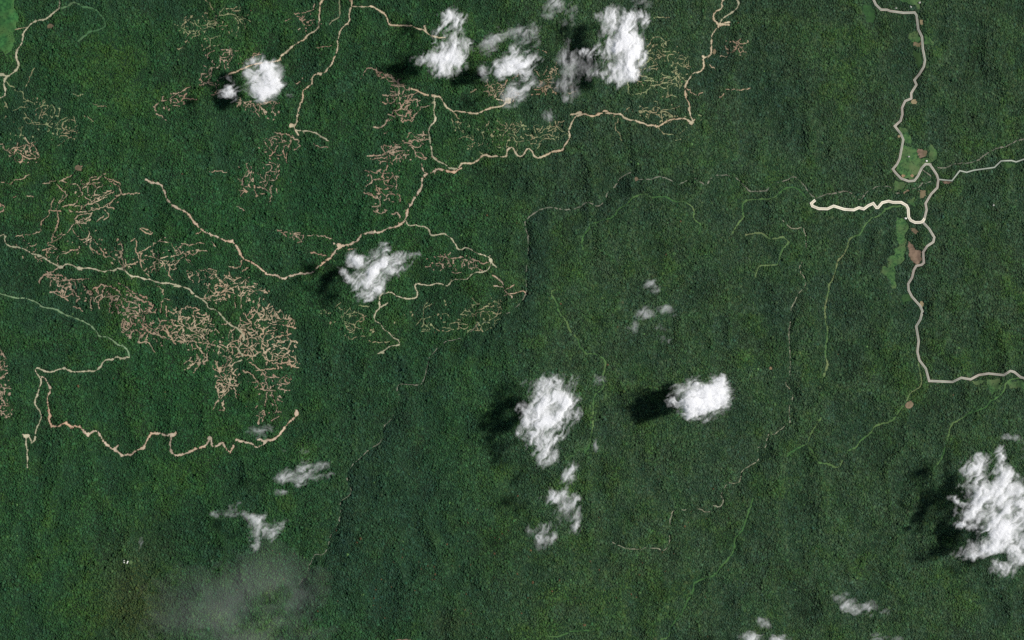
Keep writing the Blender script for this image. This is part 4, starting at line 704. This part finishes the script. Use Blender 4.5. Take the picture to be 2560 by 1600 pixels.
# ------------------------------------------------------------ clouds
CLOUD_Z = 410.0
def Q(c, r, s):
    """x,y,rx,ry,density[,rotation] in sheet units -> px"""
    out = []
    for t in s.split():
        p = [float(q) for q in t.split(',')]
        out.append((640 * c + p[0] * 0.264572, 400 * r + p[1] * 0.264572, p[2] * 0.264572, p[3] * 0.264572, p[4], math.radians(p[5]) if len(p) > 5 else 0.0))
    return out
CLOUDS = [
 ("swirled grey white cloud above the reddish trails at upper left", 1.0, 25, Q(0,0,"2520,640,75,80,.75 2540,770,105,110,1 2500,890,95,60,.8 2350,710,80,95,.55 2160,860,70,80,.7 2170,750,45,60,.35 2430,630,90,55,.55 2625,800,40,60,.5 2450,800,70,70,.5 2740,900,60,22,.15")),
 ("tall grey cloud of two lobes hiding the end of the branch road", 1.0, 60, Q(1,0,"1820,170,75,80,.65 1740,250,95,45,.6,-50 1910,210,60,80,.5 1960,140,50,28,.3 1850,310,55,60,.35 1850,410,110,90,.7 1940,440,85,65,.65 1790,540,120,80,1 1640,560,110,60,.95 1900,560,80,90,.95 1750,650,80,60,1 1560,580,45,40,.4 1700,410,60,28,.3")),
 ("small slanted grey cloud wisp between the lobed clouds", 0.9, 30, Q(1,0,"2270,370,95,45,.6,-30 2360,320,50,30,.45 2210,440,45,70,.4 2200,600,30,40,.2")),
 ("tiny round cloud puff left of the ragged middle cloud", 0.9, 0, Q(1,0,"2150,675,38,45,.6")),
 ("ragged white cloud in the middle of the upper group", 1.0, 35, Q(2,0,"60,580,110,95,1 100,660,85,70,.9 -60,640,110,65,.75 180,560,75,55,.7 20,490,70,50,.55 -120,680,60,50,.6")),
 ("faint curled cloud above the ragged middle cloud", 0.8, 40, Q(2,0,"150,320,80,80,.55 60,285,80,35,.3 205,340,50,50,.35 -10,330,60,25,.2 150,420,50,35,.25")),
 ("slanted grey cloud under the ragged middle one", 1.0, 35, Q(2,0,"100,820,120,50,.75,-25 20,880,80,65,.7 220,790,70,22,.3 -40,950,50,60,.35 -10,990,40,40,.3")),
 ("large brilliant white cloud with a towering core near the top edge", 1.25, 70, Q(2,0,"900,170,75,115,.5 870,150,55,40,.4 940,90,45,60,.35 1100,180,105,85,.65 1230,190,85,55,.45 1050,300,110,90,.9 1060,420,105,110,1.6 1075,530,100,95,1.7 1130,620,90,75,1.2 1010,700,110,55,.8 880,640,105,85,.5 830,500,110,60,.45 680,480,70,36,.35 1205,520,45,100,.4 1010,790,35,60,.4 900,740,80,45,.45 800,700,60,40,.35")),
 ("thin cloud tuft on the top edge beside the brilliant cloud", 0.7, 40, Q(2,0,"1250,20,90,35,.35 1160,10,40,30,.25")),
 ("broken grey cloud shreds left of the brilliant cloud", 0.9, 80, Q(2,0,"520,500,50,80,.38 500,600,55,75,.42 520,700,60,70,.5 590,590,45,45,.3 690,680,55,45,.4 480,810,85,40,.4 540,860,55,35,.3 520,935,35,25,.3 740,590,40,40,.2")),
 ("thin wisp trailing from the top edge over the dark shadow", 1.1, 30, Q(2,0,"430,40,45,45,.42 340,120,45,50,.2 400,10,30,40,.25 380,70,30,30,.25")),
 ("faint wisp over the dark shadow left of the brilliant cloud", 1.1, 60, Q(2,0,"570,110,35,60,.3 550,190,55,35,.26")),
 ("tiny faint puff north of the wavy ridge road", 1.0, 80, Q(2,0,"350,1100,28,45,.3 320,1110,60,25,.1")),
 ("torn white cloud with spread wings beside the haul road", 1.05, 40, Q(1,1,"990,960,110,60,.7,25 930,920,50,45,.6 1100,1070,95,110,1.15 1060,1190,105,80,1.1 1000,1280,60,40,.65 1200,980,100,65,.85 1320,960,105,60,.95 1420,920,80,26,.8,-20 1280,1060,75,55,.7 1210,880,45,60,.45 1195,800,45,35,.25 850,1090,90,30,.55,45 1540,880,26,12,.25 1160,1150,60,60,.8 1270,1120,38,38,.5")),
 ("biggest streaked white cloud of the centre standing over its black shadow", 1.1, 60, Q(2,2,"330,640,95,80,.75 450,600,65,85,.55 560,600,90,42,.5,-55 300,790,120,90,.95 440,740,110,100,1.1 520,760,75,80,1 420,880,110,100,1.4 250,900,105,75,.95 280,1000,130,90,1 200,1120,95,80,.9 330,1130,100,90,.85 300,1260,75,80,.6 410,1270,50,75,.4 310,1380,50,55,.35 60,820,45,35,.35 60,1060,30,18,.3 600,920,45,50,.3 480,1120,35,28,.2 120,950,50,60,.5")),
 ("faint thin tuft right of the biggest streaked cloud", 1.1, 40, Q(2,2,"820,560,45,26,.26")),
 ("faint speck of cloud on the shadow's upper corner", 1.0, 40, Q(2,2,"110,600,36,18,.25,-20")),
 ("small faint puff southeast of the biggest streaked cloud", 1.0, 80, Q(2,2,"800,1200,24,45,.35")),
 ("trailing grey cloud fragments south of the biggest streaked cloud", 0.95, 60, Q(2,2,"560,1420,55,75,.5 540,1490,50,50,.6") + Q(2,3,"440,140,80,60,.82 380,180,80,45,.65 520,190,65,65,.7 600,195,38,50,.55 500,260,60,40,.4")),
 ("faint feathery tail below the trailing grey cloud", 1.3, 60, Q(2,3,"480,320,50,60,.35 600,300,30,50,.33 430,370,100,26,.36,-45 300,450,50,40,.42 600,400,26,60,.36 600,460,26,38,.42 280,560,55,55,.45 180,480,22,34,.3 370,540,45,20,.3 240,510,50,40,.3")),
 ("compact bright white cloud right of centre with a hard black shadow", 1.1, 25, Q(2,2,"1760,640,130,70,.85 1640,700,115,60,.8 1530,760,70,40,.65 1800,720,140,95,1.3 1920,680,100,95,1.2 1700,820,100,85,1.1 1850,830,120,70,1 1980,580,45,50,.6,-30 2015,770,45,55,.55 1840,930,36,40,.5 1700,910,55,35,.5")),
 ("broad lacy white cloud cut by the right edge", 1.1, 50, Q(3,2,"2000,1290,65,50,.3 1960,1400,100,75,.7 1880,1410,50,50,.4 2190,1300,50,85,.8 2200,1430,75,75,.95 2260,1480,60,40,.7 2050,1340,50,40,.35") + Q(3,3,"2000,80,80,80,1 2060,180,120,100,1.2 2200,120,130,90,.9 2240,30,55,40,.5 1790,190,85,24,.55,25 1810,60,35,20,.3 2000,340,150,60,1 1850,430,105,32,.8 1930,300,95,75,.9 2250,300,150,140,1.1 2180,470,140,80,1.1 2380,250,70,150,.9 2100,650,140,60,1 1900,700,95,40,.95 2250,600,110,70,1 2350,720,80,80,.65 2200,830,105,70,.6 2160,900,45,30,.3 2470,400,60,200,.8 2480,650,60,100,.6")),
 ("small white shred above the lacy cloud near the right edge", 1.1, 40, Q(3,2,"2260,1105,36,26,.34 2300,1120,26,18,.25 2365,1140,30,26,.38")),
 ("narrow upright shred on the right edge above the lacy cloud", 0.8, 80, Q(3,2,"2410,1230,22,55,.4")),
 ("spread feathery cloud wisp below the red end of the haul road", 1.15, 25, Q(1,2,"250,1460,45,45,.5 330,1490,75,26,.45 470,1420,55,55,.55 500,1480,80,26,.45 650,1370,60,22,.35,-20 260,1230,50,24,.18 640,1460,60,12,.22 430,1240,60,30,.12") + Q(1,3,"350,10,65,28,.5 430,0,50,22,.4")),
 ("tiny cloud puff under the feathery wisp", 1.1, 0, Q(1,3,"240,95,40,28,.5")),
 ("faint cloud speck near the stream east of the feathery wisp", 0.6, 30, Q(1,2,"790,1440,28,16,.28,30")),
 ("thin pale smudge of cloud over the end of the jagged road", 1.2, 0, Q(1,2,"50,1050,85,36,.34 120,1020,30,30,.2")),
 ("forked cloud wisp lower left with two bright tips", 1.2, 25, Q(0,3,"2120,320,85,22,.55 2180,300,35,36,.4 2230,240,22,16,.35 2350,340,75,24,.45,20 2400,380,50,40,.35 2420,480,45,55,.38 2420,600,32,60,.42") + Q(1,3,"30,370,60,18,.35,-30 50,470,45,45,.35 150,500,40,50,.5,-30 220,440,60,24,.5,-35")),
 ("tiny faint streak of cloud above the two pale roofs", 0.9, 50, Q(0,3,"1320,600,20,28,.28,30")),
 ("small grey puff at lower right, with a fainter tuft on its upper left", 1.1, 25, Q(3,3,"700,1120,65,36,.4 790,1225,65,42,.58,25 745,1170,40,30,.35")),
 ("small grey puff at lower right of the tufted one", 1.1, 25, Q(3,3,"945,1200,55,34,.46")),
 ("tiny puff right of the pair of small grey puffs", 1.0, 60, Q(3,3,"1100,1275,20,24,.35")),
 ("white puff cut by the bottom edge at lower right", 0.85, 20, Q(3,3,"1090,1495,65,36,.45 1230,1510,50,26,.25")),
 ("bright puff cut by the bottom edge, right one of two", 0.95, 20, Q(3,3,"110,1510,75,45,.85")),
 ("bright puff cut by the bottom edge, left one of two", 0.95, 20, Q(2,3,"2260,1500,85,50,.75")),
 ("small grey wisp above the bottom edge puffs", 1.1, 40, Q(2,3,"2390,1365,36,28,.45 2340,1315,30,20,.22")),
 ("faint small cloud above the row of faint smudges in the centre", 1.2, 40, Q(2,1,"1310,1175,45,40,.42 1340,1210,26,30,.3")),
 ("left faint smudge of cloud north of the compact cloud", 1.5, 40, Q(2,1,"1240,1430,50,36,.28 1290,1465,35,24,.22")),
 ("right faint smudge of cloud north of the compact cloud", 1.5, 40, Q(2,1,"1460,1410,50,32,.2")),
 ("bright faint puff lowest left of the central smudges", 1.1, 60, Q(2,2,"1150,70,34,42,.36")),
 ("dim cloud smear lowest right of the central smudges", 1.5, 30, Q(2,2,"1370,70,50,26,.24 1470,190,60,26,.2")),
]
TAU = 1.6
cm = bpy.data.materials.new("cloud_droplets"); nd, lk = nodes(cm)
nd.remove(nd['Principled BSDF'])
out = nd['Material Output']
df = nd.new('ShaderNodeBsdfDiffuse'); df.inputs['Color'].default_value = (0.97, 0.975, 0.985, 1)
tl = nd.new('ShaderNodeBsdfTranslucent'); tl.inputs['Color'].default_value = (0.97, 0.975, 0.985, 1)
m1 = nd.new('ShaderNodeMixShader'); m1.inputs[0].default_value = 0.25
tr = nd.new('ShaderNodeBsdfTransparent')
m2 = nd.new('ShaderNodeMixShader')
at = nd.new('ShaderNodeAttribute'); at.attribute_name = "thickness"
lk.new(df.outputs[0], m1.inputs[1]); lk.new(tl.outputs[0], m1.inputs[2])
lk.new(at.outputs['Fac'], m2.inputs[0]); lk.new(tr.outputs[0], m2.inputs[1]); lk.new(m1.outputs[0], m2.inputs[2])
lk.new(m2.outputs[0], out.inputs['Surface'])

def build_cloud(idx, label, dens, streak, blobs, layers=9, tau_gain=TAU, stp=1.5, name="cloud", soft=False, z0=CLOUD_Z, group="clouds drifting over the forest", kind=None, cat="cloud"):
    if max(b[4] for b in blobs) < 0.65 and not soft:
        blobs = [(b[0], b[1], b[2] * 1.3, b[3] * 1.3, b[4] * 1.05, b[5]) for b in blobs]
    x0 = min(b[0] - 2.2 * max(b[2], b[3]) for b in blobs) - 6; x1 = max(b[0] + 2.2 * max(b[2], b[3]) for b in blobs) + 6
    y0 = min(b[1] - 2.2 * max(b[2], b[3]) for b in blobs) - 6; y1 = max(b[1] + 2.2 * max(b[2], b[3]) for b in blobs) + 6
    px, py = np.meshgrid(np.arange(x0, x1, stp), np.arange(y0, y1, stp))
    # ragged domain warp
    qx = px + (fbm(px / 22, py / 22, 71 + idx, 4, 0.6) - 0.5) * 20 + (fbm(px / 6, py / 6, 72 + idx, 3, 0.6) - 0.5) * 6
    qy = py + (fbm(px / 22, py / 22, 81 + idx, 4, 0.6) - 0.5) * 20 + (fbm(px / 6, py / 6, 82 + idx, 3, 0.6) - 0.5) * 6
    F = np.zeros(px.shape)
    for (bx, by, ra, rb, d, ro) in blobs:
        c, s_ = math.cos(ro), math.sin(ro)
        u = ((qx - bx) * c + (qy - by) * s_) / max(ra, 5); w_ = (-(qx - bx) * s_ + (qy - by) * c) / max(rb, 5)
        e = (0.8 * np.exp(-(u * u + w_ * w_) * 1.3) + 0.36 * np.exp(-(u * u + w_ * w_) * 0.5)) * d
        F = F + e * (1 - 0.35 * np.clip(F, 0, 1))
    # fibres along the streak direction
    st = math.radians(-streak)
    su = (px * math.cos(st) + py * math.sin(st)); sw = (-px * math.sin(st) + py * math.cos(st))
    wv = (fbm(px / 20, py / 20, 91 + idx, 3) - 0.5) * 26
    fib = fbm(su / 26, (sw + wv) / 6.5, 95 + idx, 4, 0.62)
    puff = fbm(qx / 13, qy / 13, 97 + idx, 4, 0.6)
    if soft:
        tau = np.clip(F - 0.06, 0, 2) * (0.15 + 1.3 * sstep(0.30, 0.68, 0.45 * fbm(px / 110, py / 110, 99, 3) + 0.3 * fbm(su / 150, (sw + 2 * wv) / 34, 94, 4) + 0.25 * puff))
        tex = fbm(px / 40, py / 40, 98, 4); lowt = tex
    else:
        tex = 0.55 * fib + 0.45 * puff
        lowt = 0.5 * fbm(su / 60, (sw + wv) / 16, 96 + idx, 3, 0.55) + 0.5 * fbm(qx / 34, qy / 34, 98 + idx, 3)
        Fc = np.clip(F, 0, 1)
        G = F * (0.55 + 0.9 * sstep(0.3, 0.7, lowt)) + (tex - 0.5) * 2.3 * np.clip(1.6 * Fc * (1.25 - Fc), 0, 1)
        er = 0.12 * min(1.0, F.max() * 0.9)
        thin = 1 - min(1.0, max(0.0, (max(b[4] for b in blobs) - 0.70) / 0.25))       # 1 for wisps, 0 for full clouds
        er *= 1 - 0.45 * thin
        tau = np.clip(G - er, 0, 3) ** (1.75 - 0.45 * thin) * (1 - 0.66 * thin) * (0.35 + 1.25 * sstep(0.28, 0.72, 0.6 * fib + 0.4 * lowt))
    tau = tau * dens * tau_gain
    body = np.clip(tau / 3.0, 0, 1.6)
    top = 6 + 34 * np.clip(F, 0, 1.6) ** 0.7 * (0.7 + 0.6 * fbm(qx / 40, qy / 40, 150 + idx, 2))          # m above the middle
    bot = -(4 + 14 * np.clip(F, 0, 1.6) ** 0.7)
    Vs, Fs, As = [], [], []; off = 0
    hh_, ww_ = px.shape
    for L in range(layers):
        t = (L + 0.5) / layers
        ln = fbm(qx / 7 + 31 * L, qy / 7, 200 + idx * 9 + L, 3, 0.55)
        w_l = 0.7 + 0.6 * ln
        zz = z0 + bot + (top - bot) * t + (ln - 0.5) * 2.5
        al = 1 - np.exp(-tau / layers * w_l)
        need = al > 0.004
        cell = need[:-1, :-1] | need[1:, :-1] | need[:-1, 1:] | need[1:, 1:]
        iy, ix = np.nonzero(cell)
        if len(ix) == 0: continue
        q = np.stack([iy * ww_ + ix, (iy + 1) * ww_ + ix, (iy + 1) * ww_ + ix + 1, iy * ww_ + ix + 1], 1)
        u, inv = np.unique(q.ravel(), return_inverse=True)
        zf = zz.ravel()[u]; k_ = (CAM_H - z0) / CAM_H
        Vs.append(np.stack([wx(px.ravel()[u]) * k_, wy(py.ravel()[u]) * k_, zf], 1)); As.append(al.ravel()[u]); Fs.append(inv.reshape(-1, 4) + off); off += len(u)
    V = np.concatenate(Vs); base = np.array([V[:, 0].mean(), V[:, 1].mean(), z0])
    me = make_mesh(name, V - base, np.concatenate(Fs), {"thickness": ('FLOAT', np.concatenate(As))})
    me.polygons.foreach_set("use_smooth", np.ones(len(me.polygons), bool))
    o = obj(name, me, cm, label=label, cat=cat, group=group, kind=kind)
    o.location = base
    return len(V)
tot = 0
for i, (label, dens, streak, blobs) in enumerate(CLOUDS):
    tot += build_cloud(i, label, dens, streak, blobs)
veil = Q(0,3,"2000,1200,520,380,.35 2500,1250,520,420,.42 2750,1050,420,360,.25 2250,1600,700,320,.40 1500,1150,300,400,.12 2450,760,300,240,.12")
tot += build_cloud(60, "thin grey veil of mist drifting over the lower left forest", 1.0, 20, veil, layers=3, stp=5.0, tau_gain=0.085, name="mist_veil", soft=True, z0=300, group=None, cat="mist", kind='stuff')
print("cloud sheets", tot, "script", time.time() - T0)
